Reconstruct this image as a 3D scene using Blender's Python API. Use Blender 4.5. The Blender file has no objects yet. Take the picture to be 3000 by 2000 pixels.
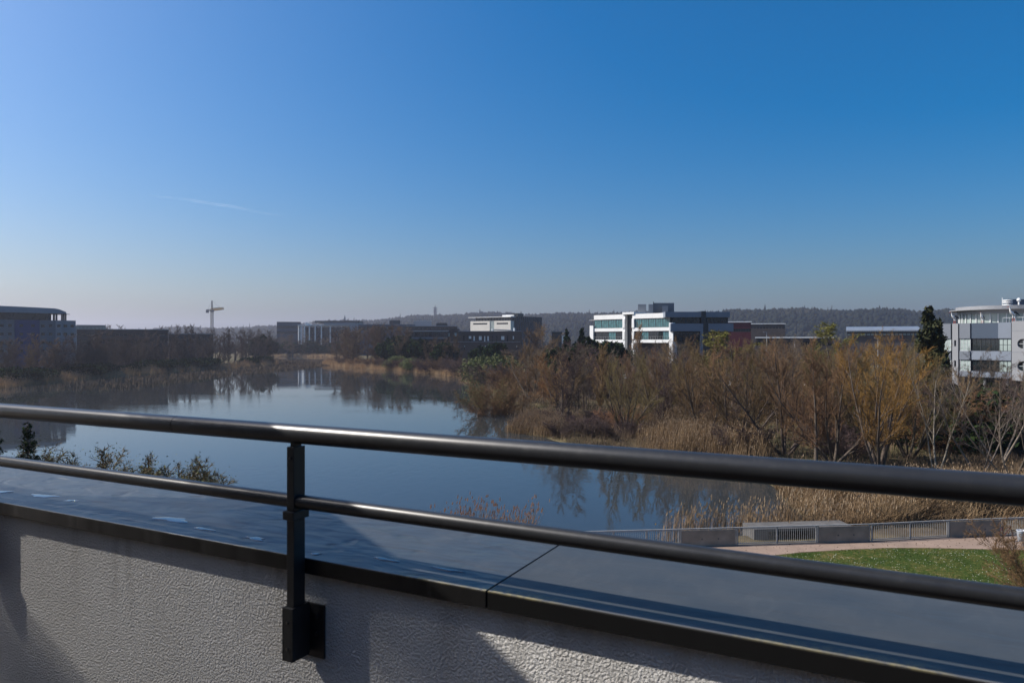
import bpy, math, random
import numpy as np
from mathutils import Vector, Matrix

R = math.radians
SC = bpy.context.scene
COL = SC.collection
F, HV = 2100.0, 1000.0          # focal length and eye level, in pixels of the 3000 px wide photograph
ZC = 12.4                       # eye above the park ground
WZ = -0.9                       # lake level
EYE = (0.0, 0.0, ZC)

def A(u, v, y):                 # the world point seen at (u, v) that is y metres ahead
    return Vector(((u - 1500) / F * y, y, ZC - (v - HV) / F * y))
def XU(u, y):
    return (u - 1500) / F * y
def ZV(v, y):
    return ZC - (v - HV) / F * y
def GW(u, v):                   # point of the lake surface
    y = F * (ZC - WZ) / (v - HV)
    return ((u - 1500) / F * y, y)
def G(u, v):                    # point of the park ground
    y = F * ZC / (v - HV)
    return ((u - 1500) / F * y, y)

# ------------------------------------------------------------------ objects
def tag(o, label=None, cat=None, group=None, kind=None):
    if label: o['label'] = label
    if cat: o['category'] = cat
    if group: o['group'] = group
    if kind: o['kind'] = kind
    return o
def empty(name, loc=(0, 0, 0), rz=0.0, label=None, cat=None, group=None):
    o = bpy.data.objects.new(name, None)
    o.location = loc; o.rotation_euler = (0, 0, rz); o.empty_display_size = 0.2
    COL.objects.link(o)
    return tag(o, label, cat, group)
def link(name, me, parent=None, loc=None, rz=None):
    o = bpy.data.objects.new(name, me)
    COL.objects.link(o)
    if parent is not None: o.parent = parent
    if loc is not None: o.location = loc
    if rz is not None: o.rotation_euler = (0, 0, rz)
    return o
def copy_thing(src, loc, rz=0.0, sc=1.0, sz=None):
    c = src.copy(); COL.objects.link(c)
    c.location = loc; c.rotation_euler = (0, 0, rz); c.scale = (sc, sc, sz or sc)
    for ch in src.children:
        k = ch.copy(); COL.objects.link(k); k.parent = c
        for g in ch.children:
            q = g.copy(); COL.objects.link(q); q.parent = k
    return c

def mesh_np(name, V, polys, mats, midx=None, smooth=False):
    """V (n,3); polys: list of int arrays (m,k)"""
    me = bpy.data.meshes.new(name)
    V = np.asarray(V, dtype=np.float32).reshape(-1, 3)
    polys = [np.asarray(p, dtype=np.int32) for p in polys if len(p)]
    nl = sum(p.size for p in polys); npol = sum(len(p) for p in polys)
    me.vertices.add(len(V)); me.vertices.foreach_set('co', V.ravel())
    me.loops.add(nl); me.loops.foreach_set('vertex_index', np.concatenate([p.ravel() for p in polys]))
    starts = []; s = 0
    for p in polys:
        k = p.shape[1]; starts.append(s + np.arange(len(p)) * k); s += p.size
    me.polygons.add(npol)
    me.polygons.foreach_set('loop_start', np.concatenate(starts).astype(np.int32))
    if midx is not None:
        me.polygons.foreach_set('material_index', np.asarray(midx, dtype=np.int32))
    for m in (mats if isinstance(mats, (list, tuple)) else [mats]): me.materials.append(m)
    me.update(calc_edges=True)
    if smooth: me.polygons.foreach_set('use_smooth', np.ones(npol, dtype=bool))
    return me

class MB:
    def __init__(self): self.v = []; self.f = []
    def add(self, vs, fs):
        b = len(self.v); self.v += [tuple(p) for p in vs]; self.f += [tuple(b + i for i in f) for f in fs]
    def box(self, x0, x1, y0, y1, z0, z1):
        self.add([(x0,y0,z0),(x1,y0,z0),(x1,y1,z0),(x0,y1,z0),(x0,y0,z1),(x1,y0,z1),(x1,y1,z1),(x0,y1,z1)],
                 [(0,3,2,1),(4,5,6,7),(0,1,5,4),(1,2,6,5),(2,3,7,6),(3,0,4,7)])
    def prism(self, pts, z0, z1):           # pts counter-clockwise (x, y)
        n = len(pts)
        self.add([(x,y,z0) for x,y in pts] + [(x,y,z1) for x,y in pts],
                 [tuple(range(n-1,-1,-1)), tuple(range(n,2*n))] + [(i,(i+1)%n,n+(i+1)%n,n+i) for i in range(n)])
    def prism_y(self, pts, y0, y1):         # pts (x, z) extruded along y
        n = len(pts)
        self.add([(x,y0,z) for x,z in pts] + [(x,y1,z) for x,z in pts],
                 [tuple(range(n)), tuple(range(2*n-1,n-1,-1))] + [(i,n+i,n+(i+1)%n,(i+1)%n) for i in range(n)])
    def prism_x(self, pts, x0, x1):         # pts (y, z) extruded along x
        n = len(pts)
        self.add([(x0,y,z) for y,z in pts] + [(x1,y,z) for y,z in pts],
                 [tuple(range(n-1,-1,-1)), tuple(range(n,2*n))] + [(i,(i+1)%n,n+(i+1)%n,n+i) for i in range(n)])
    def bar(self, a, b, r, k=6, r2=None, caps=True):
        a, b = Vector(a), Vector(b); d = (b - a).normalized()
        u = d.cross(Vector((0,0,1)) if abs(d.z) < .9 else Vector((1,0,0))).normalized(); w = d.cross(u)
        r2 = r if r2 is None else r2
        vs = []
        for c, rr in ((a, r), (b, r2)):
            for i in range(k):
                t = 2*math.pi*i/k
                vs.append(c + (u*math.cos(t) + w*math.sin(t))*rr)
        fs = [(i,(i+1)%k,k+(i+1)%k,k+i) for i in range(k)]
        if caps: vs = vs+vs; fs += [tuple(range(3*k-1,2*k-1,-1)), tuple(range(3*k,4*k))]     # caps on vertices of their own, so the side shades round
        self.add(vs, fs)
    def lathe(self, prof, c=(0,0,0), k=20):  # prof: (r, z)
        n = len(prof); vs = []
        for r, z in prof:
            for i in range(k):
                t = 2*math.pi*i/k; vs.append((c[0]+r*math.cos(t), c[1]+r*math.sin(t), c[2]+z))
        fs = [(j*k+i, j*k+(i+1)%k, (j+1)*k+(i+1)%k, (j+1)*k+i) for j in range(n-1) for i in range(k)]
        m = n*k; vs = vs+vs[:k]+vs[(n-1)*k:]; fs += [tuple(range(m+k-1,m-1,-1)), tuple(range(m+k, m+2*k))]
        self.add(vs, fs)
    def wall(self, x0, x1, z0, z1, y0, y1, holes):  # slab with rectangular openings (hx0,hx1,hz0,hz1)
        xs = sorted({x0,x1,*[h[0] for h in holes],*[h[1] for h in holes]})
        zs = sorted({z0,z1,*[h[2] for h in holes],*[h[3] for h in holes]})
        for a,b in zip(xs,xs[1:]):
            run = None
            for c,d in zip(zs,zs[1:]):
                mx,mz=(a+b)/2,(c+d)/2
                if any(h[0]<mx<h[1] and h[2]<mz<h[3] for h in holes):
                    if run: self.box(a,b,y0,y1,run[0],run[1]); run=None
                else: run=(run[0] if run else c, d)
            if run: self.box(a,b,y0,y1,run[0],run[1])
    def mesh(self, name, mat, smooth=False, bevel=None):
        me = bpy.data.meshes.new(name); me.from_pydata(self.v, [], self.f)
        me.materials.append(mat); me.update()
        if smooth: me.polygons.foreach_set('use_smooth', [len(f) == 4 for f in self.f])
        return me
    def build(self, name, mat, parent=None, smooth=False, bevel=None, loc=None, rz=None):
        o = link(name, self.mesh(name, mat, smooth), parent, loc, rz)
        if bevel:
            m = o.modifiers.new('bevel', 'BEVEL'); m.width = bevel; m.segments = 2; m.limit_method = 'ANGLE'; m.harden_normals = False
        return o

# ------------------------------------------------------------------ materials
def new_mat(name):
    m = bpy.data.materials.new(name); m.use_nodes = True
    nt = m.node_tree
    return m, nt, nt.nodes['Principled BSDF']
def mat(name, col, rough=0.6, metal=0.0, spec=0.5, var=0.0, vscale=1.0, bump=0.0, bscale=20.0, objrand=0.0, coord='Object'):
    m, nt, b = new_mat(name)
    b.inputs['Roughness'].default_value = rough; b.inputs['Metallic'].default_value = metal
    b.inputs['Specular IOR Level'].default_value = spec
    N = nt.nodes.new; L = nt.links.new
    rgb = (*col, 1)
    b.inputs['Base Color'].default_value = rgb
    out = None
    tc = N('ShaderNodeTexCoord') if (var or bump) else None
    if var:
        nz = N('ShaderNodeTexNoise'); nz.inputs['Scale'].default_value = vscale; nz.inputs['Detail'].default_value = 6
        L(tc.outputs[coord], nz.inputs['Vector'])
        cr = N('ShaderNodeMapRange'); cr.inputs['From Min'].default_value = .25; cr.inputs['From Max'].default_value = .75
        cr.inputs['To Min'].default_value = 1-var; cr.inputs['To Max'].default_value = 1+var
        L(nz.outputs['Fac'], cr.inputs['Value'])
        hs = N('ShaderNodeHueSaturation'); hs.inputs['Color'].default_value = rgb
        L(cr.outputs['Result'], hs.inputs['Value']); out = hs
    if objrand:
        oi = N('ShaderNodeObjectInfo')
        mr = N('ShaderNodeMapRange'); mr.inputs['To Min'].default_value = 1-objrand; mr.inputs['To Max'].default_value = 1+objrand
        L(oi.outputs['Random'], mr.inputs['Value'])
        hs = N('ShaderNodeHueSaturation')
        if out: L(out.outputs['Color'], hs.inputs['Color'])
        else: hs.inputs['Color'].default_value = rgb
        mh = N('ShaderNodeMapRange'); mh.inputs['To Min'].default_value = .485; mh.inputs['To Max'].default_value = .515
        mu = N('ShaderNodeMath'); mu.operation = 'FRACT'; mm = N('ShaderNodeMath'); mm.operation = 'MULTIPLY'; mm.inputs[1].default_value = 7.3
        L(oi.outputs['Random'], mm.inputs[0]); L(mm.outputs[0], mu.inputs[0]); L(mu.outputs[0], mh.inputs['Value'])
        L(mr.outputs['Result'], hs.inputs['Value']); L(mh.outputs['Result'], hs.inputs['Hue']); out = hs
    if out: L(out.outputs['Color'], b.inputs['Base Color'])
    if bump:
        nz = N('ShaderNodeTexNoise'); nz.inputs['Scale'].default_value = bscale; nz.inputs['Detail'].default_value = 5
        L(tc.outputs[coord], nz.inputs['Vector'])
        bp = N('ShaderNodeBump'); bp.inputs['Strength'].default_value = bump; bp.inputs['Distance'].default_value = .3/bscale
        L(nz.outputs['Fac'], bp.inputs['Height']); L(bp.outputs['Normal'], b.inputs['Normal'])
    return m
def ramp_mat(name, stops, scales=(0.4, 6.0), rough=.8, spec=.2, objrand=0.0, trans=0.0):
    """colour picked along a ramp by two sizes of noise in object space"""
    m, nt, b = new_mat(name); N = nt.nodes.new; L = nt.links.new
    b.inputs['Roughness'].default_value = rough; b.inputs['Specular IOR Level'].default_value = spec
    tc = N('ShaderNodeTexCoord')
    a = N('ShaderNodeTexNoise'); a.inputs['Scale'].default_value = scales[0]; a.inputs['Detail'].default_value = 4
    c = N('ShaderNodeTexNoise'); c.inputs['Scale'].default_value = scales[1]; c.inputs['Detail'].default_value = 3
    L(tc.outputs['Object'], a.inputs['Vector']); L(tc.outputs['Object'], c.inputs['Vector'])
    mx = N('ShaderNodeMix'); mx.data_type = 'FLOAT'; mx.inputs[0].default_value = .5
    L(a.outputs['Fac'], mx.inputs[2]); L(c.outputs['Fac'], mx.inputs[3])
    val = mx.outputs[0]
    if objrand:
        oi = N('ShaderNodeObjectInfo'); ad = N('ShaderNodeMath'); ad.operation = 'MULTIPLY_ADD'
        ad.inputs[1].default_value = objrand; ad.inputs[2].default_value = -objrand/2
        L(oi.outputs['Random'], ad.inputs[0])
        a2 = N('ShaderNodeMath'); L(val, a2.inputs[0]); L(ad.outputs[0], a2.inputs[1]); val = a2.outputs[0]
    cr = N('ShaderNodeValToRGB'); e = cr.color_ramp.elements
    e[0].position, e[0].color = stops[0][0], (*stops[0][1], 1)
    e[1].position, e[1].color = stops[-1][0], (*stops[-1][1], 1)
    for p, col in stops[1:-1]:
        q = e.new(p); q.color = (*col, 1)
    L(val, cr.inputs['Fac']); L(cr.outputs['Color'], b.inputs['Base Color'])
    return m

M = {}
M['rail'] = mat('anthracite_paint', (.022,.023,.025), .31, 0, .5, var=.15, vscale=9, bump=.04, bscale=600)
def dusty(m):
    nt = m.node_tree; N = nt.nodes.new; L = nt.links.new; b = nt.nodes['Principled BSDF']
    tc = N('ShaderNodeTexCoord'); out = []
    for sc_, det in ((55, 8), (420, 3), (6, 5)):
        n = N('ShaderNodeTexNoise'); n.inputs['Scale'].default_value = sc_; n.inputs['Detail'].default_value = det; L(tc.outputs['Object'], n.inputs['Vector']); out.append(n)
    a = N('ShaderNodeMath'); a.operation = 'MULTIPLY'; L(out[0].outputs['Fac'], a.inputs[0]); L(out[1].outputs['Fac'], a.inputs[1])
    r = N('ShaderNodeMapRange'); r.inputs['From Min'].default_value = .25; r.inputs['From Max'].default_value = .42; r.inputs['To Max'].default_value = .14; L(a.outputs[0], r.inputs['Value'])
    src = b.inputs['Base Color'].links[0].from_socket; mx = N('ShaderNodeMix'); mx.data_type = 'RGBA'; L(r.outputs['Result'], mx.inputs[0]); L(src, mx.inputs[6]); mx.inputs[7].default_value = (.075,.072,.068,1)
    L(mx.outputs[2], b.inputs['Base Color'])
    rr = N('ShaderNodeMapRange'); rr.inputs['To Min'].default_value = .27; rr.inputs['To Max'].default_value = .38; L(out[2].outputs['Fac'], rr.inputs['Value'])
    ad = N('ShaderNodeMath'); ad.operation = 'MULTIPLY_ADD'; ad.inputs[1].default_value = .35; L(r.outputs['Result'], ad.inputs[0]); L(rr.outputs['Result'], ad.inputs[2]); L(ad.outputs[0], b.inputs['Roughness'])
dusty(M['rail'])
M['rail_dark'] = mat('anthracite_post', (.016,.017,.018), .42, 0, .5, var=.15, vscale=12, bump=.04, bscale=600)
M['screw'] = mat('steel_screw', (.12,.12,.12), .3, .9)
M['white_panel'] = mat('white_panel', (.74,.74,.72), .5, var=.06, vscale=.35)
M['grey_panel'] = mat('grey_panel', (.14,.155,.18), .45, var=.07, vscale=.3)
M['pale_panel'] = mat('pale_panel', (.24,.245,.255), .5, var=.06, vscale=.3)
M['slate_panel'] = mat('slate_panel', (.045,.064,.095), .45, var=.1, vscale=.3)
M['wing_panel'] = mat('wing_grey_panel', (.165,.19,.23), .45, var=.08, vscale=.25)
M['dark_frame'] = mat('dark_frame', (.025,.028,.03), .4)
M['pale_frame'] = mat('pale_frame', (.5,.52,.52), .45)
M['glass_dark'] = mat('dark_glass', (.012,.018,.02), .06, 0, .6, var=.5, vscale=.5)
M['glass_teal'] = mat('teal_glass', (.06,.16,.17), .08, 0, .6, var=.45, vscale=.8)
M['glass_pale'] = mat('pale_glass', (.30,.36,.34), .1, 0, .6, var=.3, vscale=.6)
M['blind'] = mat('white_blind', (.82,.81,.76), .6)
M['brick_dark'] = mat('dark_brick', (.085,.062,.05), .85, var=.25, vscale=3, bump=.3, bscale=8)
M['brown_wall'] = mat('brown_wall', (.06,.047,.042), .85, var=.25, vscale=.4)
M['cream'] = mat('cream_stone', (.70,.66,.58), .7, var=.06, vscale=.3)
M['red_wall'] = mat('red_cladding', (.085,.010,.014), .6, var=.15, vscale=.4)
M['concrete'] = mat('concrete', (.25,.205,.155), .85, var=.3, vscale=1.2, bump=.25, bscale=12)
M['concrete_dark'] = mat('concrete_stain', (.09,.085,.08), .9, var=.3, vscale=2)
M['roof_grey'] = mat('roof_sheet', (.22,.25,.29), .4, .3, var=.1, vscale=.3)
M['roof_flat'] = mat('roof_gravel', (.25,.24,.23), .9, var=.2, vscale=.6)
M['blue_panel'] = mat('blue_panel', (.012,.035,.13), .5, var=.15, vscale=.4)
M['block_grey'] = mat('grey_render', (.13,.145,.16), .75, var=.12, vscale=.4)
M['block_pale'] = mat('pale_render', (.24,.25,.26), .75, var=.1, vscale=.4)
M['galv'] = mat('galvanised_steel', (.30,.30,.29), .45, .15, var=.2, vscale=3)
M['crane_yellow'] = mat('crane_yellow', (.68,.40,.06), .5, var=.1, vscale=.5)
M['crane_grey'] = mat('crane_steel', (.18,.16,.14), .6)
M['mast'] = mat('mast_steel', (.10,.10,.11), .6)
M['black'] = mat('dark_void', (.01,.01,.01), .9)
M['tyre'] = mat('tyre_rubber', (.015,.015,.015), .8)
M['bin_grey'] = mat('bin_grey', (.36,.39,.43), .5, var=.1, vscale=5)
M['stork_white'] = mat('stork_white', (.80,.79,.76), .7)
M['stork_black'] = mat('stork_black', (.015,.015,.017), .55)
M['stork_red'] = mat('stork_red', (.40,.07,.035), .5)

# bark, twigs, leaves
M['bark'] = mat('brown_bark', (.082,.062,.046), .9, var=.3, vscale=3, objrand=.3)
M['bark_pale'] = mat('pale_bark', (.17,.14,.11), .85, var=.35, vscale=4, objrand=.15)
M['bark_far'] = mat('dark_bark', (.055,.045,.040), .9, objrand=.3)
M['twig'] = mat('brown_twigs', (.185,.110,.055), .85, objrand=.35, spec=.2)
M['twig_grey'] = mat('grey_twigs', (.135,.104,.076), .85, objrand=.3, spec=.2)
M['twig_olive'] = mat('olive_twigs', (.140,.100,.042), .8, objrand=.25, spec=.2)
M['twig_gold'] = mat('golden_twigs', (.225,.125,.030), .75, objrand=.15, spec=.25)
M['twig_red'] = mat('russet_twigs', (.23,.098,.045), .8, objrand=.1, spec=.2)
M['twig_far'] = mat('dark_twigs', (.085,.062,.05), .9, objrand=.35, spec=.1)
M['twig_mid'] = mat('umber_twigs', (.115,.078,.052), .9, objrand=.3, spec=.15)
M['twig_purple'] = mat('plum_twigs', (.098,.068,.062), .9, objrand=.3, spec=.1)
M['catkin'] = ramp_mat('willow_shoots', [(.35,(.08,.08,.014)),(.55,(.16,.15,.022)),(.7,(.23,.20,.045))], (.6,5), .7)
M['needle'] = ramp_mat('dark_needles', [(.3,(.010,.020,.010)),(.55,(.022,.036,.014)),(.75,(.045,.055,.02))], (.5,5), 1.0, 0.0, objrand=.1)
M['thuja'] = ramp_mat('brownish_scale_leaves', [(.3,(.012,.017,.007)),(.5,(.028,.034,.010)),(.75,(.085,.058,.018))], (.5,4), .75)
M['bush_leaf'] = ramp_mat('olive_leaves', [(.3,(.04,.052,.018)),(.55,(.11,.125,.045)),(.75,(.20,.20,.085))], (.6,6), .9, objrand=.2)
M['straw'] = ramp_mat('dry_reed', [(.3,(.075,.046,.024)),(.5,(.175,.114,.060)),(.7,(.31,.22,.122))], (.25,7), .8)
M['straw_far'] = ramp_mat('dry_reed_brown', [(.3,(.22,.135,.07)),(.5,(.42,.28,.15)),(.7,(.58,.42,.24))], (.12,3), .85)
M['plume'] = mat('reed_plumes', (.36,.265,.165), .8, var=.3, vscale=5)
M['plume_red'] = mat('russet_plumes', (.48,.31,.19), .8, var=.3, vscale=5)
M['scrub'] = ramp_mat('bramble_scrub', [(.3,(.05,.035,.026)),(.5,(.115,.08,.052)),(.7,(.20,.14,.085))], (.3,5), .9)
M['forest'] = ramp_mat('hill_forest', [(.3,(.006,.010,.008)),(.5,(.016,.019,.014)),(.72,(.036,.033,.024))], (.006,.03), 1.0, spec=0)
M['grass_blade'] = ramp_mat('grass_blades', [(.3,(.016,.033,.005)),(.46,(.038,.064,.010)),(.56,(.082,.086,.02)),(.66,(.18,.135,.05))], (.5,4.5), .7)
M['daisy'] = mat('daisy_petals', (.8,.8,.74), .7)

def ground_mat():
    m, nt, b = new_mat('park_ground'); N = nt.nodes.new; L = nt.links.new
    b.inputs['Roughness'].default_value = .95; b.inputs['Specular IOR Level'].default_value = .1
    tc = N('ShaderNodeTexCoord')
    def noise(s, d=6):
        n = N('ShaderNodeTexNoise'); n.inputs['Scale'].default_value = s; n.inputs['Detail'].default_value = d
        L(tc.outputs['Object'], n.inputs['Vector']); return n
    a, c, d = noise(.035), noise(.5, 8), noise(5, 6)
    r1 = N('ShaderNodeValToRGB'); e = r1.color_ramp.elements
    e[0].position, e[0].color = .38, (.075,.055,.035,1); e[1].position, e[1].color = .62, (.045,.062,.018,1)
    L(a.outputs['Fac'], r1.inputs['Fac'])
    r2 = N('ShaderNodeValToRGB'); e = r2.color_ramp.elements
    e[0].position, e[0].color = .35, (.04,.03,.02,1); e[1].position, e[1].color = .7, (.17,.125,.07,1)
    L(c.outputs['Fac'], r2.inputs['Fac'])
    mx = N('ShaderNodeMix'); mx.data_type = 'RGBA'; mx.inputs[0].default_value = .55
    L(r1.outputs['Color'], mx.inputs[6]); L(r2.outputs['Color'], mx.inputs[7])
    hs = N('ShaderNodeHueSaturation'); mr = N('ShaderNodeMapRange'); mr.inputs['To Min'].default_value = .5; mr.inputs['To Max'].default_value = 1.5
    L(d.outputs['Fac'], mr.inputs['Value']); L(mr.outputs['Result'], hs.inputs['Value']); L(mx.outputs[2], hs.inputs['Color'])
    L(hs.outputs['Color'], b.inputs['Base Color'])
    bp = N('ShaderNodeBump'); bp.inputs['Strength'].default_value = .8; bp.inputs['Distance'].default_value = .15
    L(c.outputs['Fac'], bp.inputs['Height']); L(bp.outputs['Normal'], b.inputs['Normal'])
    return m
def lawn_mat():
    m = ramp_mat('lawn_turf', [(.3,(.016,.030,.005)),(.46,(.034,.056,.010)),(.56,(.066,.074,.018)),(.66,(.15,.115,.046))], (.5,4.2), .9, .1)
    nt = m.node_tree; N = nt.nodes.new; L = nt.links.new; b = nt.nodes['Principled BSDF']
    tc = N('ShaderNodeTexCoord'); n = N('ShaderNodeTexNoise'); n.inputs['Scale'].default_value = 12; n.inputs['Detail'].default_value = 6
    L(tc.outputs['Object'], n.inputs['Vector'])
    bp = N('ShaderNodeBump'); bp.inputs['Strength'].default_value = .9; bp.inputs['Distance'].default_value = .06
    L(n.outputs['Fac'], bp.inputs['Height']); L(bp.outputs['Normal'], b.inputs['Normal'])
    return m
def water_mat():
    m, nt, b = new_mat('lake_water'); N = nt.nodes.new; L = nt.links.new
    b.inputs['Base Color'].default_value = (.028,.032,.034,1); b.inputs['Roughness'].default_value = .02
    b.inputs['IOR'].default_value = 1.333; b.inputs['Specular IOR Level'].default_value = .5
    tc = N('ShaderNodeTexCoord')
    mp = N('ShaderNodeMapping'); mp.inputs['Scale'].default_value = (.9,.45,1); mp.inputs['Rotation'].default_value = (0,0,.25)
    L(tc.outputs['Object'], mp.inputs['Vector'])
    n = N('ShaderNodeTexNoise'); n.inputs['Scale'].default_value = 1.6; n.inputs['Detail'].default_value = 3
    L(mp.outputs['Vector'], n.inputs['Vector'])
    mp2 = N('ShaderNodeMapping'); mp2.inputs['Scale'].default_value = (.012,.05,1); mp2.inputs['Rotation'].default_value = (0,0,.12)
    L(tc.outputs['Object'], mp2.inputs['Vector'])
    k = N('ShaderNodeTexNoise'); k.inputs['Scale'].default_value = 1.0; k.inputs['Detail'].default_value = 3
    L(mp2.outputs['Vector'], k.inputs['Vector'])
    mr = N('ShaderNodeMapRange'); mr.inputs['From Min'].default_value = .48; mr.inputs['From Max'].default_value = .66
    mr.inputs['To Min'].default_value = .018; mr.inputs['To Max'].default_value = .16
    L(k.outputs['Fac'], mr.inputs['Value'])
    bp = N('ShaderNodeBump'); bp.inputs['Distance'].default_value = .12
    L(mr.outputs['Result'], bp.inputs['Strength']); L(n.outputs['Fac'], bp.inputs['Height']); L(bp.outputs['Normal'], b.inputs['Normal'])
    return m
def path_mat():
    m = mat('pink_gravel', (.23,.165,.125), .9, var=.18, vscale=.9, bump=.3, bscale=30)
    return m
def stucco_mat():
    m, nt, b = new_mat('rough_render'); N = nt.nodes.new; L = nt.links.new
    b.inputs['Roughness'].default_value = .92; b.inputs['Specular IOR Level'].default_value = .15
    tc = N('ShaderNodeTexCoord')
    big = N('ShaderNodeTexNoise'); big.inputs['Scale'].default_value = 2.2; big.inputs['Detail'].default_value = 5
    L(tc.outputs['Object'], big.inputs['Vector'])
    cr = N('ShaderNodeValToRGB'); e = cr.color_ramp.elements
    e[0].position, e[0].color = .3, (.72,.70,.66,1); e[1].position, e[1].color = .7, (.82,.805,.77,1)
    L(big.outputs['Fac'], cr.inputs['Fac'])
    mp = N('ShaderNodeMapping'); mp.inputs['Scale'].default_value = (14,1,1.1); L(tc.outputs['Object'], mp.inputs['Vector'])
    dr = N('ShaderNodeTexNoise'); dr.inputs['Scale'].default_value = 1.0; dr.inputs['Detail'].default_value = 5; L(mp.outputs['Vector'], dr.inputs['Vector'])
    dm = N('ShaderNodeMapRange'); dm.inputs['From Min'].default_value = .52; dm.inputs['From Max'].default_value = .75; dm.inputs['To Max'].default_value = .45
    L(dr.outputs['Fac'], dm.inputs['Value'])
    sz = N('ShaderNodeSeparateXYZ'); L(tc.outputs['Object'], sz.inputs[0])
    zm = N('ShaderNodeMapRange'); zm.inputs['From Min'].default_value = -.95; zm.inputs['From Max'].default_value = -.6; L(sz.outputs['Z'], zm.inputs['Value'])
    ml = N('ShaderNodeMath'); ml.operation = 'MULTIPLY'; L(dm.outputs['Result'], ml.inputs[0]); L(zm.outputs['Result'], ml.inputs[1])
    ms = N('ShaderNodeMix'); ms.data_type = 'RGBA'; L(ml.outputs[0], ms.inputs[0]); L(cr.outputs['Color'], ms.inputs[6]); ms.inputs[7].default_value = (.34,.31,.27,1)
    L(ms.outputs[2], b.inputs['Base Color'])
    n1 = N('ShaderNodeTexNoise'); n1.inputs['Scale'].default_value = 160; n1.inputs['Detail'].default_value = 6; n1.inputs['Distortion'].default_value = .25
    n2 = N('ShaderNodeTexNoise'); n2.inputs['Scale'].default_value = 420; n2.inputs['Detail'].default_value = 3
    L(tc.outputs['Object'], n1.inputs['Vector']); L(tc.outputs['Object'], n2.inputs['Vector'])
    s = N('ShaderNodeMapRange'); s.inputs['From Min'].default_value = .32; s.inputs['From Max'].default_value = .68; s.interpolation_type = 'SMOOTHSTEP'
    L(n1.outputs['Fac'], s.inputs['Value'])
    ad = N('ShaderNodeMath'); ad.operation = 'MULTIPLY_ADD'; ad.inputs[1].default_value = .3
    L(n2.outputs['Fac'], ad.inputs[0]); L(s.outputs['Result'], ad.inputs[2])
    bp = N('ShaderNodeBump'); bp.inputs['Strength'].default_value = 1.0; bp.inputs['Distance'].default_value = .0048
    L(ad.outputs[0], bp.inputs['Height']); L(bp.outputs['Normal'], b.inputs['Normal'])
    return m
def coping_mat(wavy):
    m, nt, b = new_mat('coping_sheet' + ('_wavy' if wavy else '')); N = nt.nodes.new; L = nt.links.new
    b.inputs['Specular IOR Level'].default_value = .16 if not wavy else .40
    tc = N('ShaderNodeTexCoord')
    def noise(s, d, sc=(1,1,1), dist=0):
        mp = N('ShaderNodeMapping'); mp.inputs['Scale'].default_value = sc; L(tc.outputs['Object'], mp.inputs['Vector'])
        n = N('ShaderNodeTexNoise'); n.inputs['Scale'].default_value = s; n.inputs['Detail'].default_value = d; n.inputs['Distortion'].default_value = dist
        L(mp.outputs['Vector'], n.inputs['Vector']); return n
    a = noise(7, 6); f = noise(90, 5)
    cr = N('ShaderNodeValToRGB'); e = cr.color_ramp.elements
    e[0].position, e[0].color = .3, (.042,.048,.053,1); e[1].position, e[1].color = .7, (.056,.062,.067,1)
    L(a.outputs['Fac'], cr.inputs['Fac'])
    # dirt and yellow lichen along the front lip
    sx = N('ShaderNodeSeparateXYZ'); L(tc.outputs['Object'], sx.inputs[0])
    lip = N('ShaderNodeMapRange'); lip.inputs['From Min'].default_value = 1.388; lip.inputs['From Max'].default_value = 1.425
    lip.inputs['To Min'].default_value = 1; lip.inputs['To Max'].default_value = 0
    L(sx.outputs['Y'], lip.inputs['Value'])
    zt_ = N('ShaderNodeMapRange'); zt_.inputs['From Min'].default_value = -.575; zt_.inputs['From Max'].default_value = -.5525; zt_.inputs['To Min'].default_value = .03
    L(sx.outputs['Z'], zt_.inputs['Value'])
    lz = N('ShaderNodeMath'); lz.operation = 'MULTIPLY'; L(lip.outputs['Result'], lz.inputs[0]); L(zt_.outputs['Result'], lz.inputs[1])
    li = noise(3.2, 5, (1,1,1), .6)
    lm = N('ShaderNodeMapRange'); lm.inputs['From Min'].default_value = .51; lm.inputs['From Max'].default_value = .64
    L(li.outputs['Fac'], lm.inputs['Value'])
    mu = N('ShaderNodeMath'); mu.operation = 'MULTIPLY'; L(lz.outputs[0], mu.inputs[0]); L(lm.outputs['Result'], mu.inputs[1])
    fm = N('ShaderNodeMapRange'); fm.inputs['From Min'].default_value = .35; fm.inputs['From Max'].default_value = .6
    L(f.outputs['Fac'], fm.inputs['Value'])
    mu2 = N('ShaderNodeMath'); mu2.operation = 'MULTIPLY'; L(mu.outputs[0], mu2.inputs[0]); L(fm.outputs['Result'], mu2.inputs[1])
    mx = N('ShaderNodeMix'); mx.data_type = 'RGBA'; L(mu2.outputs[0], mx.inputs[0])
    L(cr.outputs['Color'], mx.inputs[6]); mx.inputs[7].default_value = (.30,.255,.10,1)
    du = N('ShaderNodeMath'); du.operation = 'MULTIPLY'; du.inputs[1].default_value = .40; L(lz.outputs[0], du.inputs[0])
    mx2 = N('ShaderNodeMix'); mx2.data_type = 'RGBA'; L(du.outputs[0], mx2.inputs[0]); L(mx.outputs[2], mx2.inputs[6]); mx2.inputs[7].default_value = (.16,.15,.14,1)
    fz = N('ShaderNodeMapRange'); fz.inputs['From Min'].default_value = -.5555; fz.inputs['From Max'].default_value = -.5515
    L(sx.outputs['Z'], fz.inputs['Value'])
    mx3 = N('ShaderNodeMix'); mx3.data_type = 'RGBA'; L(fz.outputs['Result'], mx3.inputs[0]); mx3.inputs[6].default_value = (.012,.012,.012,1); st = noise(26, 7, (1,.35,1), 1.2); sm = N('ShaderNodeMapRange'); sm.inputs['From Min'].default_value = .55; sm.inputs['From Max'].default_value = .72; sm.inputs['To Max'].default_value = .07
    L(st.outputs['Fac'], sm.inputs['Value'])
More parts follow.
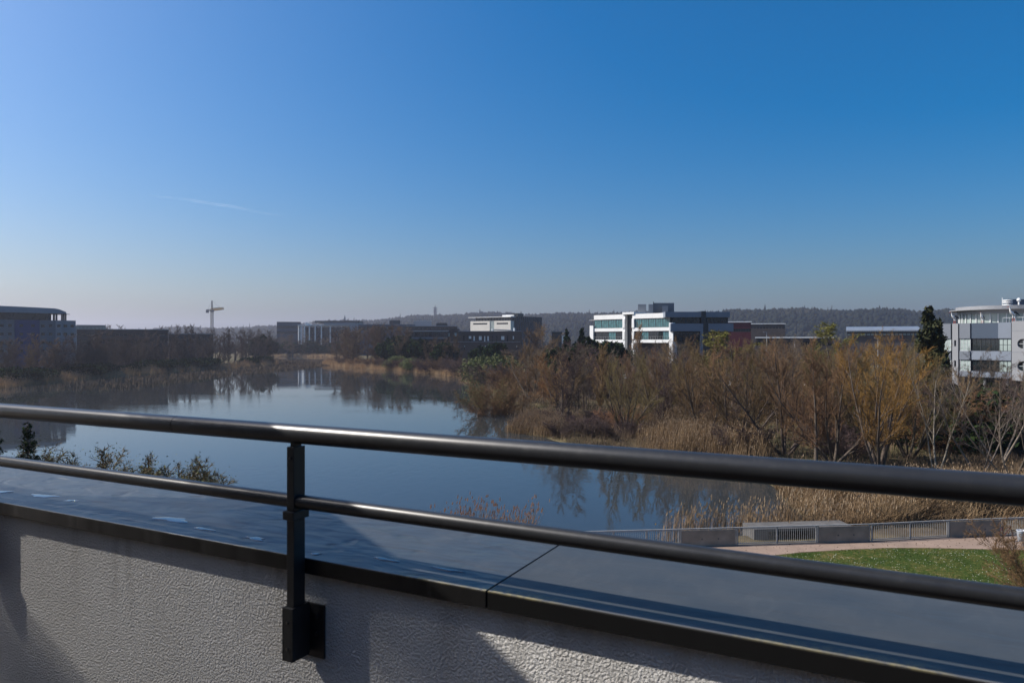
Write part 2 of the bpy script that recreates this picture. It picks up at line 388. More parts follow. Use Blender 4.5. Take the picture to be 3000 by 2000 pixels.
    mx4 = N('ShaderNodeMix'); mx4.data_type = 'RGBA'; L(sm.outputs['Result'], mx4.inputs[0]); L(mx2.outputs[2], mx4.inputs[6]); mx4.inputs[7].default_value = (.17,.175,.17,1)
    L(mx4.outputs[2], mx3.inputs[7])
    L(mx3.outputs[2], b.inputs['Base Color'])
    rr = N('ShaderNodeMapRange'); rr.inputs['To Min'].default_value = .22; rr.inputs['To Max'].default_value = .50
    L(a.outputs['Fac'], rr.inputs['Value']); L(rr.outputs['Result'], b.inputs['Roughness'])
    w = noise(5.5, 2, (1.0,2.6,.01), .5)
    bp = N('ShaderNodeBump'); bp.inputs['Strength'].default_value = .8 if wavy else .2; bp.inputs['Distance'].default_value = .014
    L(w.outputs['Fac'], bp.inputs['Height'])
    if wavy:
        de = noise(8, 1, (1.0,1.7,.01), .3); dm_ = N('ShaderNodeMapRange'); dm_.interpolation_type = 'SMOOTHSTEP'; dm_.inputs['From Min'].default_value = .60; dm_.inputs['From Max'].default_value = .78
        L(de.outputs['Fac'], dm_.inputs['Value'])
        b3 = N('ShaderNodeBump'); b3.inputs['Strength'].default_value = .55; b3.inputs['Distance'].default_value = .007; b3.invert = True
        L(dm_.outputs['Result'], b3.inputs['Height']); L(bp.outputs['Normal'], b3.inputs['Normal']); bp = b3
    bp2 = N('ShaderNodeBump'); bp2.inputs['Strength'].default_value = .12; bp2.inputs['Distance'].default_value = .001
    L(f.outputs['Fac'], bp2.inputs['Height']); L(bp.outputs['Normal'], bp2.inputs['Normal'])
    L(bp2.outputs['Normal'], b.inputs['Normal'])
    return m

# ------------------------------------------------------------------ world, sun, camera
SUN_EL, SUN_AZ = R(44), R(81.5)     # azimuth: to the left of the view
sdir = Vector((-math.sin(SUN_AZ)*math.cos(SUN_EL), math.cos(SUN_AZ)*math.cos(SUN_EL), math.sin(SUN_EL)))
w = bpy.data.worlds.new('World'); SC.world = w; w.use_nodes = True
nt = w.node_tree; bg = nt.nodes['Background']
sky = nt.nodes.new('ShaderNodeTexSky'); sky.sky_type = 'NISHITA'; sky.sun_disc = False
sky.sun_elevation = SUN_EL; sky.sun_rotation = -SUN_AZ
sky.altitude = 0; sky.air_density = 1.0; sky.dust_density = 3.0; sky.ozone_density = 6.0
hsv = nt.nodes.new('ShaderNodeHueSaturation'); hsv.inputs['Saturation'].default_value = 1.50; hsv.inputs['Hue'].default_value = .497
nt.links.new(sky.outputs['Color'], hsv.inputs['Color']); nt.links.new(hsv.outputs['Color'], bg.inputs['Color']); bg.inputs['Strength'].default_value = .100
sl = bpy.data.lights.new('sun', 'SUN'); sl.energy = 5.0; sl.angle = R(.53); sl.color = (1.0,.94,.86)
so = bpy.data.objects.new('sun', sl); COL.objects.link(so); so.rotation_euler = sdir.to_track_quat('Z', 'Y').to_euler(); so.location = sdir*100

cam = bpy.data.cameras.new('camera'); cam.sensor_width = 36; cam.lens = F/3000*36; cam.clip_end = 60000; cam.clip_start = .05
cam.dof.use_dof = True; cam.dof.focus_distance = 60; cam.dof.aperture_fstop = 9
co = bpy.data.objects.new('camera', cam); COL.objects.link(co); co.location = EYE; co.rotation_euler = (R(90), 0, 0)
SC.camera = co
SC.view_settings.view_transform = 'Standard'; SC.view_settings.look = 'None'; SC.view_settings.exposure = .4; SC.view_settings.gamma = 1
SC.cycles.use_denoising = True
SC.cycles.max_bounces = 6; SC.cycles.transparent_max_bounces = 8; SC.cycles.volume_bounces = 0
SC.cycles.caustics_reflective = False; SC.cycles.caustics_refractive = False

# ------------------------------------------------------------------ terrain and lake
FENCE = [(1500,1561),(1667,1557),(2100,1545),(2551,1533),(2781,1522),(3000,1514),(3200,1507)]   # handrail top in the photograph, 1.1 m high
def fence_pt(u):
    v = np.interp(u, [p[0] for p in FENCE], [p[1] for p in FENCE]); y = F*(ZC-1.1)/(v-HV)
    return Vector((XU(u, y), y, 0))
SHORE = [GW(u,v) for u,v in [(-60,1142),(0,1137),(136,1124),(272,1110),(408,1100),(544,1089),(714,1075),(812,1066),(775,1056),(745,1047),(850,1044),
         (965,1046),(985,1056),(950,1068),(1038,1077),(1140,1084),(1225,1091),(1310,1099),(1378,1109),(1425,1140),(1392,1186),(1462,1190),(1456,1199),(1514,1200),
         (1535,1216),(1505,1248),(1473,1265),(1583,1281),(1644,1298),(1800,1318),(1960,1336),(2150,1378),(2262,1440),(2300,1500),(2340,1535)]]
SHORE += [(24,50.2),(12,48.3),(3,46.5),(-10,44),(-30,41),(-60,41),(-110,62),(-150,110),(-158,180)]
SH = np.array(SHORE)
def shore_dist(P):
    """signed distance to the shoreline, negative over water"""
    d = np.full(len(P), 1e9); ins = np.zeros(len(P), bool)
    for a, b in zip(SH, np.roll(SH, -1, 0)):
        ab = b-a; t = np.clip(((P-a)@ab)/(ab@ab), 0, 1)
        d = np.minimum(d, np.hypot(*(P-a-t[:,None]*ab).T))
        c = (a[1] > P[:,1]) != (b[1] > P[:,1])
        with np.errstate(divide='ignore', invalid='ignore'):
            xi = (b[0]-a[0])*(P[:,1]-a[1])/(b[1]-a[1]+1e-12)+a[0]
        ins ^= c & (P[:,0] < xi)
    return np.where(ins, -d, d)
def vnoise(P, s, seed=0):          # smooth value noise
    rs = np.random.RandomState(seed); T = rs.rand(64,64)
    q = P/s; i = np.floor(q).astype(int); f = q-i; f = f*f*(3-2*f)
    g = lambda a,b: T[(i[:,0]+a)%64,(i[:,1]+b)%64]
    return (g(0,0)*(1-f[:,0])+g(1,0)*f[:,0])*(1-f[:,1])+(g(0,1)*(1-f[:,0])+g(1,1)*f[:,0])*f[:,1]
def gz(P):                         # ground height
    P = np.asarray(P, float).reshape(-1,2); d = shore_dist(P) + (vnoise(P,6,1)-.5)*1.6
    z = np.where(d > 0, np.minimum(0, -1.25+.38*d), np.maximum(-3, -1.25+.3*d))
    und = (vnoise(P,25,2)-.5)*.5*np.clip((d-8)/15,0,1)*np.clip((P[:,1]-52)/15,0,1)
    return z+und
def gz1(x, y): return float(gz([(x,y)])[0])
def terrain():
    def geo(a, b, step, k=1.25):
        out = []; x = a; s = step; sg = 1 if b > a else -1
        while (b-x)*sg > 0: s *= k; x += sg*s; out.append(x)
        return out
    xs = sorted(geo(-175,-7000,1.6) + list(np.arange(-175,150,1.6)) + geo(150,7000,1.6))
    ys = sorted(geo(14,-1500,2) + list(np.arange(14,470,1.6)) + list(np.arange(472,760,5.)) + geo(760,5200,5))
    X, Y = np.meshgrid(xs, ys); P = np.stack([X.ravel(), Y.ravel()], 1)
    z = gz(P); far = np.maximum(np.abs(P[:,0])-150, P[:,1]-470) > 0
    z = np.where(far & (z > -.5), np.minimum(z, .0), z)
    nx, ny = len(xs), len(ys)
    i = (np.arange(ny-1)[:,None]*nx+np.arange(nx-1)).ravel()
    me = mesh_np('ground', np.column_stack([P,z]), [np.stack([i,i+1,i+nx+1,i+nx],1)], ground_mat(), smooth=True)
    tag(link('ground', me), kind='structure')
terrain()
mb = MB(); mb.add([(-240,34,WZ),(60,34,WZ),(60,720,WZ),(-300,720,WZ)], [(0,1,2,3)])
tag(mb.build('water', water_mat()), kind='structure')

# lawn and path: thin sheets above the ground
def sheet(name, pts, z, m):
    mb = MB(); n = len(pts); mb.add([(x,y,z) for x,y in pts], [tuple(range(n))])
    o = mb.build(name, m); tag(o, kind='structure'); return o
lawn_edge = [G(u,v) for u,v in [(2100,1655),(2249,1630),(2349,1619),(2483,1611),(2597,1606),(2720,1606),(2903,1610),(3050,1612),(3250,1610)]]
fl = [fence_pt(u) for u in (1400,1667,2100,2551,2781,3000,3250)]
sheet('path', [(-6,30),(2,33)] + [(p[0],p[1]+.15) for p in lawn_edge] + [(p.x,p.y-.12) for p in fl[::-1]] + [(-12,38)], .006, path_mat())
lawn_poly = lawn_edge + [(48,30),(40,22),(8,24),(4,30)]
sheet('lawn', lawn_poly, .014, lawn_mat())

def cards(pts, size, rs, flat=.0, mat_name=None):
    n = len(pts); a = rs.randn(n,3); a /= np.linalg.norm(a,axis=1,keepdims=True)
    b = np.cross(a, rs.randn(n,3)); b /= np.linalg.norm(b,axis=1,keepdims=True)
    s = (size*(.5+rs.rand(n)))[:,None]
    V = np.stack([pts-a*s, pts+b*s*.45, pts+a*s, pts-b*s*.45],1).reshape(-1,3); i = np.arange(n)*4
    return V, np.stack([i,i+1,i+2,i+3],1)
# ------------------------------------------------------------------ grass, reeds: numpy blades
def in_poly(P, poly):
    ins = np.zeros(len(P), bool); q = np.array(poly)
    for a, b in zip(q, np.roll(q,-1,0)):
        c = (a[1] > P[:,1]) != (b[1] > P[:,1])
        ins ^= c & (P[:,0] < (b[0]-a[0])*(P[:,1]-a[1])/(b[1]-a[1]+1e-12)+a[0])
    return ins
def scatter(poly, n, rs, cond=None):
    q = np.array(poly); lo, hi = q.min(0), q.max(0); out = []
    tot = 0
    for _ in range(60):
        P = lo+rs.rand(n*2,2)*(hi-lo); P = P[in_poly(P,poly)]
        if cond is not None: P = P[cond(P)]
        out.append(P); tot += len(P)
        if tot >= n: break
    return np.concatenate(out)[:n]
def blades(name, P, Z, hgt, width, mats, rs, lean=.22, plume=0.0, plume_size=(.05,.28), leaves=0, wind=(.12,-.02)):
    """upright blades as bent strips; plume: share of stems that carry a seed head; mats (stem, plume)"""
    n = len(P); h = hgt*(.6+.55*rs.rand(n))*(.5+.55*vnoise(P,3.1,21)+.45*vnoise(P,1.1,22)); a = rs.rand(n)*2*np.pi
    ld = np.stack([np.cos(a),np.sin(a)],1)*(lean*rs.rand(n)*h)[:,None] + np.array(wind)*h[:,None]
    wd = np.stack([np.cos(rs.rand(n)*6.28), np.sin(rs.rand(n)*6.28)],1)*.5
    wd /= np.linalg.norm(wd,axis=1,keepdims=True)+1e-6; wd *= width/2
    base = np.column_stack([P,Z]); z3 = lambda q,zz: np.column_stack([q,zz])
    mid = base + z3(ld*.35, h*.6); top = base + z3(ld, h)
    W = z3(wd, np.zeros(n))
    V = [base-W, base+W, mid+W*.8, mid-W*.8, top]; Vs = np.stack(V,1).reshape(-1,3)
    i = np.arange(n)*5
    quads = np.stack([i,i+1,i+2,i+3],1); tris = np.stack([i+3,i+2,i+4],1)
    polys = [quads, tris]; mi = [np.zeros(n),np.zeros(n)]
    off = len(Vs)
    if leaves:
        k = rs.randint(0,n,leaves*n); t = .25+.6*rs.rand(len(k))
        p0 = base[k]+ z3(ld[k]*(t*t)[:,None], h[k]*t); aa = rs.rand(len(k))*6.28
        L = (.25+.3*rs.rand(len(k)))*np.minimum(1.0,h[k]/2)
        q = p0+np.column_stack([np.cos(aa)*L*.8,np.sin(aa)*L*.8,L*(.1+.5*rs.rand(len(k)))])
        d = np.column_stack([-np.sin(aa)*width,np.cos(aa)*width,np.zeros(len(k))])
        VV = np.stack([p0-d*.5,p0+d*.5,q],1).reshape(-1,3); j = off+np.arange(len(k))*3
        Vs = np.concatenate([Vs,VV]); polys.append(np.stack([j,j+1,j+2],1)); mi.append(np.zeros(len(k))); off = len(Vs)
    if plume:
        k = np.where(rs.rand(n) < plume)[0]; m = len(k)
        pw, pl = plume_size; tilt = np.column_stack([np.array(wind)[0]*np.ones(m)*1.2+.25*(rs.rand(m)-.5), .25*(rs.rand(m)-.5), np.ones(m)])
        pl = pl*(.6+.8*rs.rand(m))[:,None]
        p0 = top[k]-tilt*pl*.3; c = p0+tilt*pl*.45; p1 = p0+tilt*pl
        for ax in ((1,0,0),(0,1,0)):
            d = np.array(ax)*pw*(.6+.8*rs.rand(m))[:,None]
            VV = np.stack([p0,c+d,p1,c-d],1).reshape(-1,3); j = off+np.arange(m)*4
            Vs = np.concatenate([Vs,VV]); polys.append(np.stack([j,j+1,j+2,j+3],1)); mi.append(np.ones(m)); off = len(Vs)
    return mesh_np(name, Vs, polys, mats, np.concatenate(mi))
rs = np.random.RandomState(5)
def reeds(name, poly, n, h, w, mats, z=None, cond=None, edge=0, **kw):
    P = scatter(poly, n, rs, cond)
    if edge:
        q = np.array(poly); d = np.full(len(P), 1e9)
        for a, b in zip(q, np.roll(q,-1,0)):
            ab = b-a; t = np.clip(((P-a)@ab)/(ab@ab),0,1); d = np.minimum(d, np.hypot(*(P-a-t[:,None]*ab).T))
        f = d/edge+1.3*(vnoise(P,4.5,31)-.5); P = P[rs.rand(len(P)) < np.clip(f,0,1)]
    Z = gz(P)
    Z = np.maximum(Z, WZ-.25)-.03
    return tag(link(name, blades(name, P, Z, h, w, mats, rs, **kw)), kind='stuff')
def strip_poly(pts, a, b):
    """band along a polyline, from a to b metres to its left-hand side"""
    q = np.array(pts); t = np.gradient(q,axis=0); t /= np.linalg.norm(t,axis=1,keepdims=True); nn = np.stack([-t[:,1],t[:,0]],1)
    return [tuple(p) for p in q+nn*a] + [tuple(p) for p in (q+nn*b)[::-1]]
def patchy(s, seed, lo):
    return lambda P: vnoise(P, s, seed) > lo + rs.rand(len(P))*.25-.12
left_line = SHORE[0:9]
reeds('reeds', strip_poly(left_line, -1.2, 4.6), 20000, 2.3, .06, [M['straw_far'],M['plume']], plume=.25, plume_size=(.10,.45), cond=patchy(16,3,.26))
right_line = SHORE[12:19]
reeds('reeds', strip_poly(right_line, -1.4, 6.5), 20000, 2.6, .075, [M['straw_far'],M['plume']], plume=.22, plume_size=(.10,.45))
cove_line = SHORE[18:27]
reeds('reeds', strip_poly(cove_line, -.8, 2.8), 5600, 2.0, .036, edge=1.2, mats=[M['straw'],M['plume']], plume=.3, plume_size=(.06,.32))
spit = [GW(1478,1266),GW(1583,1283),GW(1640,1290),GW(1660,1262),GW(1600,1246),GW(1520,1250)]
reeds('reeds', spit, 6000, 1.7, .034, edge=1.5, mats=[M['straw'],M['plume']], plume=.4, plume_size=(.05,.3), leaves=1)
meadow = [G(u,v) for u,v in [(1800,1322),(2010,1342),(2200,1372),(2300,1345),(2180,1285),(2080,1245),(1930,1235),(1820,1270)]]
reeds('reeds', meadow, 24000, 2.7, .032, edge=5.0, mats=[M['straw'],M['plume']], plume=.22, plume_size=(.045,.28), leaves=1)
bank = [(27,48.3),(24.2,50.5),(25.2,60),(30,60.5),(42,59),(52,57),(48,50.5),(40,49.6)]
reeds('reeds', bank, 30000, 1.9, .03, edge=2.2, mats=[M['straw'],M['plume']], plume=.08, plume_size=(.04,.22), leaves=3, lean=1.1, cond=patchy(5,8,.25))
rim = [(16,46.8),(20.5,49.2),(22,52),(22.5,58),(24,66),(31,66),(29,58),(28.5,50),(27,48)]
reeds('reeds', rim, 9000, 1.3, .03, [M['straw'],M['plume']], plume=.05, lean=.9, leaves=2, cond=lambda P: np.abs(shore_dist(P)-1.6) < 2.4)
reeds('reeds', bank, 4200, 1.1, .035, [M['straw'],M['plume']], plume=0, lean=2.6, wind=(.5,0))
near = [(9,47.3),(12,49.5),(24,51),(27,48.5),(20,48)]
reeds('reeds', near, 1100, 2.3, .03, [M['straw'],M['plume']], plume=.35, plume_size=(.055,.30), leaves=1)
clump = [fence_pt(1400)+Vector((-4.0,.9,0)), fence_pt(1400)+Vector((-1.6,2.2,0)), fence_pt(1640)+Vector((-1.6,2.4,0)), fence_pt(1640)+Vector((-1.4,1.0,0))]
reeds('reeds', [(p.x,p.y) for p in clump], 520, 2.6, .026, [M['straw'],M['plume_red']], plume=.6, plume_size=(.035,.28), leaves=2)
far_line = SHORE[9:13]
reeds('reeds', strip_poly(far_line, -1.0, 4.0), 6000, 2.6, .12, [M['straw_far'],M['plume']], plume=.1)
# dry grass and scrub covering the ground of the right bank
scr = [GW(1585,1279),GW(1650,1296),G(1900,1318),G(2050,1300),G(1950,1240),G(1800,1215),G(1640,1225),GW(1560,1244)]
o = reeds('undergrowth', scr, 16000, 1.3, .03, [M['scrub'],M['plume']], plume=.02, lean=.9, leaves=1, wind=(.02,0)); 
litter = [(26,61),(34,61.5),(44,60),(55,58),(66,72),(60,80),(40,74),(27,72)]
reeds('undergrowth', litter, 14000, .7, .035, [M['scrub'],M['straw']], plume=.02, lean=1.3, wind=(.02,0))
thick = [G(1500,1185),G(1700,1235),G(2000,1270),G(2250,1345),(30,74),(62,72),(78,80),(110,190),(0,240),(-30,262),(-8,200)]
reeds('undergrowth', thick, 60000, .9, .06, [M['scrub'],M['plume']], plume=.01, lean=.9, wind=(.02,0), cond=lambda P: shore_dist(P) > 4)
lb = strip_poly(left_line, -40, -6.0)
reeds('undergrowth', lb, 16000, 1.2, .12, [M['scrub'],M['plume']], plume=.01, lean=.8, wind=(.02,0))
P = scatter(lawn_poly, 46000, rs, lambda P: (P[:,1] > 31) & (P[:,0] < 42))
tag(link('grass', blades('grass', P, np.full(len(P),.012), .085, .016, [M['grass_blade'],M['daisy']], rs, lean=.8, wind=(0,0))), kind='stuff')
P = scatter([(-2,34)]+[(p[0],p[1]-.8) for p in lawn_edge]+[(p.x,p.y-.15) for p in fl[::-1]], 900, rs, lambda P: (P[:,0] > 4) & (P[:,0] < 36))
V_, Q_ = cards(np.column_stack([P, np.full(len(P),.03)]), .035, rs)
tag(link('leaf_litter', mesh_np('leaf_litter', V_, [Q_], M['scrub'])), kind='stuff')
P = scatter(lawn_poly, 1900, rs, lambda P: (P[:,1] > 32) & (P[:,0] < 36) & (vnoise(P,1.6,4)*.6+vnoise(P,.5,14)*.4 > .45+rs.rand(len(P))*.3-.1))
c = np.column_stack([P, .075+.03*rs.rand(len(P))]); s = (.007+.012*rs.rand(len(P)))[:,None]
VV = np.stack([c+np.array(k)*s for k in ((1,0,.2),(.3,.95,0),(-.8,.6,.2),(-.8,-.6,-.1),(.3,-.95,0))],1).reshape(-1,3); i = np.arange(len(P))*5
tag(link('daisies', mesh_np('daisies', VV, [np.stack([i,i+1,i+2,i+3,i+4],1)], M['daisy'])), kind='stuff')

# ------------------------------------------------------------------ trees
def prisms(S, k):
    """S: (n,8) p0, p1, r0, r1 -> verts, quads"""
    S = np.asarray(S); p0, p1, r0, r1 = S[:,0:3], S[:,3:6], S[:,6], S[:,7]
    d = p1-p0; d /= np.linalg.norm(d,axis=1,keepdims=True)+1e-9
    ref = np.where(np.abs(d[:,2:3]) < .9, np.array([[0,0,1.]]), np.array([[1.,0,0]]))
    u = np.cross(d,ref); u /= np.linalg.norm(u,axis=1,keepdims=True)+1e-9; w = np.cross(d,u)
    t = np.arange(k)*2*np.pi/k
    ring = u[:,None]*np.cos(t)[None,:,None]+w[:,None]*np.sin(t)[None,:,None]
    V = np.concatenate([p0[:,None]+ring*r0[:,None,None], p1[:,None]+ring*r1[:,None,None]],1).reshape(-1,3)
    b = np.arange(len(S))[:,None]*2*k; i = np.arange(k); j = (i+1)%k
    Q = np.stack([b+i, b+j, b+k+j, b+k+i],-1).reshape(-1,4)
    return V, Q
class Grow:
    def __init__(self, seed): self.r = random.Random(seed); self.trunk = []; self.crown = []; self.tips = []
    def branch(self, p, d, L, r, lev, sp):
        R_ = self.r; lv = sp['lev'][lev]; n = lv['n']; st = L/n; last = lev == len(sp['lev'])-1
        p = np.array(p,float); d = np.array(d,float); d /= np.linalg.norm(d)
        for i in range(n):
            d = d+np.array([R_.gauss(0,lv['jit']),R_.gauss(0,lv['jit']),R_.gauss(0,lv['jit'])+lv['up']]); d /= np.linalg.norm(d)
            q = p+d*st; f0, f1 = i/n, (i+1)/n; tp = lv.get('tip',.2)
            r0, r1 = r*(1-(1-tp)*f0), r*(1-(1-tp)*f1)
            (self.trunk if lev <= sp.get('trunk_lev',0) else self.crown).append((*p,*q,r0,r1))
            if not last and f1 > lv['from']:
                m = lv['kids']; m = int(m)+(R_.random() < m-int(m))
                for _ in range(m):
                    nx = sp['lev'][lev+1]; a = R_.uniform(0,6.283); ang = math.radians(R_.gauss(lv['ang'],9))
                    u = np.cross(d,[0.3,.2,1.] if abs(d[2]) < .9 else [1.,0.2,0]); u /= np.linalg.norm(u); w = np.cross(d,u)
                    cd = d*math.cos(ang)+(u*math.cos(a)+w*math.sin(a))*math.sin(ang)
                    shape = lv.get('shape', lambda f: 1-.55*f)(f1)
                    t = R_.random(); self.branch(p+(q-p)*t, cd, max(.12, L*lv['ratio']*shape*R_.uniform(.65,1.25)), max(sp['rmin'], r1*lv.get('rr',.5)), lev+1, sp)
            p = q
        if last: self.tips.append(p)
    def meshes(self, name, bark, twig):
        V, Q = prisms(self.trunk, 6); tm = mesh_np(name+'_trunk', V, [Q], bark, smooth=True)
        V, Q = prisms(self.crown, 3); cm = mesh_np(name+'_crown', V, [Q], twig)
        return tm, cm
def lv(n, jit, up, frm=0, kids=1, ang=40, ratio=.5, rr=.5, **k):
    return dict(n=n, jit=jit, up=up, kids=kids, ang=ang, ratio=ratio, rr=rr, **{'from':frm}, **k)

def tree_src(name, tm, cm, extra=()):
    e = empty(name); link('trunk', tm, e); link('crown', cm, e)
    for n, m in extra: link(n, m, e)
    return e
PROTO = {}
def bare(key, seed, name, H, stems, spread, sp, bark, twig, base_r):
    g = Grow(seed); R_ = g.r
    for s in range(stems):
        a = s*6.283/stems+R_.uniform(-.5,.5); t = math.radians(spread*(R_.uniform(.5,1.15) if stems > 1 else R_.uniform(0,1)))
        L = H*R_.uniform(.8,1.05)/max(.6,math.cos(t*.7))
        g.branch((.25*math.cos(a)*(stems>1),.25*math.sin(a)*(stems>1),-.3), (math.sin(t)*math.cos(a),math.sin(t)*math.sin(a),math.cos(t)), L, base_r*R_.uniform(.75,1.1), 0, sp)
    tm, cm = g.meshes(key, bark, twig); PROTO[key] = (name, tm, cm); return g
T = M
# vase-shaped willows with many straight rods
sp_vase = dict(rmin=.0155, trunk_lev=1, lev=[lv(9,.05,.03,.22,1.7,27,.46,.55,tip=.15), lv(7,.06,.05,.18,2.1,27,.42,.5), lv(5,.09,.04,.1,2.2,32,.50,.5), lv(3,.1,.02)])
sp_alder = dict(rmin=.0155, trunk_lev=0, lev=[lv(12,.035,.05,.2,3.2,50,.34,.42,tip=.1), lv(6,.08,.06,.12,2.3,42,.42,.5), lv(4,.1,.03,.1,2.4,42,.5,.6), lv(2,.1,.02)])
sp_round = dict(rmin=.0155, trunk_lev=1, lev=[lv(6,.05,.05,.3,3.0,48,.62,.5,tip=.2), lv(7,.09,.05,.2,2.6,42,.42,.5), lv(4,.12,.03,.1,3.0,45,.5,.6), lv(2,.1,.0)])
sp_poplar = dict(rmin=.012, trunk_lev=0, lev=[lv(14,.02,.05,.12,4.2,30,.24,.35,tip=.08), lv(5,.06,.14,.1,2.4,30,.45,.6), lv(3,.1,.08,.1,2.4,34,.55,.7), lv(2,.1,.05)])
sp_shrub = dict(rmin=.009, trunk_lev=0, lev=[lv(6,.07,.04,.15,2.4,34,.5,.55,tip=.2), lv(5,.1,.04,.1,2.6,38,.5,.6), lv(3,.12,.02,.1,2.2,40,.55,.8), lv(2,.1,.0)])
sp_open = dict(rmin=.012, trunk_lev=1, lev=[lv(8,.05,.02,.3,1.5,32,.55,.62,tip=.2), lv(8,.08,.06,.2,1.3,32,.45,.55), lv(5,.1,.04,.1,1.6,40,.45,.5), lv(3,.1,.02)])
bare('vase0', 11, 'willow_tree', 12.5, 6, 34, sp_vase, M['bark'], M['twig_olive'], .19)
bare('vase1', 12, 'willow_tree', 12.5, 5, 40, sp_vase, M['bark'], M['twig'], .20)
bare('gold0', 13, 'willow_tree', 12.5, 7, 36, sp_vase, M['bark'], M['twig_gold'], .17)
bare('alder0', 14, 'bare_tree', 13, 1, 4, sp_alder, M['bark'], M['twig'], .19)
bare('alder1', 15, 'bare_tree', 13, 2, 12, sp_alder, M['bark'], M['twig_grey'], .13)
bare('round0', 16, 'bare_tree', 12, 1, 5, sp_round, M['bark'], M['twig'], .20)
bare('round1', 17, 'bare_tree', 12, 2, 16, sp_round, M['bark'], M['twig_grey'], .16)
def coarse(sp, r): return dict(sp, rmin=r)
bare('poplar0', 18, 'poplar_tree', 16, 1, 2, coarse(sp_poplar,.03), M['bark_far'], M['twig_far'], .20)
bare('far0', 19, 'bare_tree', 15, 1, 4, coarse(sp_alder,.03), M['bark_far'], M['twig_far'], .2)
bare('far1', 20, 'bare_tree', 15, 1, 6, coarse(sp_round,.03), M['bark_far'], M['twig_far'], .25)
bare('red0', 21, 'bare_tree', 10, 3, 16, sp_alder, M['bark'], M['twig_red'], .10)
bare('shrub0', 22, 'bare_shrub', 3.2, 12, 50, sp_shrub, M['bark'], M['twig'], .03)
bare('shrub1', 23, 'bare_shrub', 3.0, 14, 55, sp_shrub, M['bark'], M['twig_purple'], .03)
bare('white0', 24, 'birch_tree', 12, 3, 22, sp_open, M['bark_pale'], M['twig'], .13)
bare('open0', 25, 'bare_tree', 10.5, 3, 30, sp_open, M['bark_pale'], M['twig_grey'], .12)
bare('open1', 26, 'bare_tree', 10.5, 4, 36, sp_open, M['bark'], M['twig_purple'], .12)
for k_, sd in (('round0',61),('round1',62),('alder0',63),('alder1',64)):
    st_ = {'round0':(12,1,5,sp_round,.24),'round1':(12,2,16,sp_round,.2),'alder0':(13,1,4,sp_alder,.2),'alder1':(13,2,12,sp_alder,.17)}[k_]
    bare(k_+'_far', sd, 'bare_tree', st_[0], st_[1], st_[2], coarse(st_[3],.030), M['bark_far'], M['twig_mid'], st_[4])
PROTO['alder_olive'] = ('bare_tree', PROTO['alder0'][1], None)
def recolour(key, src, twig, bark=None, name=None):
    n, tm, cm = PROTO[src]; c2 = cm.copy(); c2.materials[0] = twig
    if bark: tm = tm.copy(); tm.materials[0] = bark
    PROTO[key] = (name or n, tm, c2)
recolour('alder_olive', 'alder0', M['twig_olive']); recolour('round_olive', 'round0', M['twig_olive']); recolour('far_gold', 'round1', M['twig_gold'])
recolour('alder_plum', 'alder1', M['twig_purple']); recolour('poplar1', 'poplar0', M['twig'], M['bark'])

def spruce(key, seed, H, rad, name, leaf, n_whorl=26, per=9, sz=.24, droop=.25, bark=None, top_pow=1.0):
    rs = np.random.RandomState(seed); S = [(0,0,-.2,0,0,H,.022*H,.01)]; pts = []
    for i in range(n_whorl):
        z = H*(.06+.93*i/n_whorl); L0 = rad*(1-i/n_whorl)**top_pow+.12
        for j in range(per):
            a = rs.rand()*6.28; L = L0*(.6+.5*rs.rand()); zz = z+rs.randn()*.1
            e = np.array([math.cos(a)*L, math.sin(a)*L, -droop*L+.1*rs.randn()])
            S.append((0,0,zz,e[0],e[1],zz+e[2],.018+.006*L,.006))
            m = max(4,int(16*L/rad*(rad/ .24*.12)*(2.6 if sz < .1 else 1)))
            t = np.sqrt(rs.rand(m)); c = np.array([0,0,zz])+t[:,None]*e+rs.randn(m,3)*np.array([.07,.07,.05])*max(1,L)
            c[:,2] -= .12*rs.rand(m)*L; pts.append(c)
    V, Q = prisms(S,5); tm = mesh_np(key+'_trunk', V, [Q], bark or M['bark_far'])
    V, Q = cards(np.concatenate(pts), sz, rs); PROTO[key] = (name, tm, mesh_np(key+'_crown', V, [Q], leaf))
spruce('spruce0', 31, 9.0, 1.9, 'spruce_tree', M['needle'], 34, 12, .085)
spruce('spruce1', 32, 15, 3.4, 'conifer_tree', M['needle'], 24, 10, .5)
def clumped(key, seed, H, name, leaf, lobes, n, sz, bark, trunk_r=.2):
    """evergreen crown: leaf cards through overlapping irregular lobes (cx,cy,cz,r)"""
    rs = np.random.RandomState(seed); S = []; pts = []
    S.append((0,0,-.2,0,0,H*.85,trunk_r,.03))
    tot = sum(r**2 for *_,r in lobes)
    for cx,cy,cz,r in lobes:
        S.append((0,0,max(.3,cz-r*1.2),cx,cy,cz,trunk_r*.3,.02))
        m = int(n*r**2/tot); d = rs.randn(m,3); d /= np.linalg.norm(d,axis=1,keepdims=True)
        rr = r*(.35+.65*rs.rand(m)**.5)*(1+.22*np.sin(5*d[:,0]+cx*3)*np.sin(6*d[:,1]+cy)*1.2)
        pts.append(np.array([cx,cy,cz])+d*rr[:,None]*np.array([1,1,.85]))
    V, Q = prisms(S,6); tm = mesh_np(key+'_trunk', V, [Q], bark)
    V, Q = cards(np.concatenate(pts), sz, rs); PROTO[key] = (name, tm, mesh_np(key+'_crown', V, [Q], leaf))
rq = random.Random(4)
def lobes(H, W, n, z0=.3):
    out = []
    for i in range(n):
        z = H*(z0+(1-z0-.1)*i/(n-1)); k = math.sin(math.pi*min(1,.18+.78*(i/(n-1))))
        a = rq.uniform(0,6.28); out.append((W*k*.55*math.cos(a), W*k*.55*math.sin(a), z, max(.5,W*.55*k)))
    return out
clumped('pine0', 41, 12, 'pine_tree', M['needle'], lobes(12,4.6,15,.22), 6500, .42, M['bark_far'])
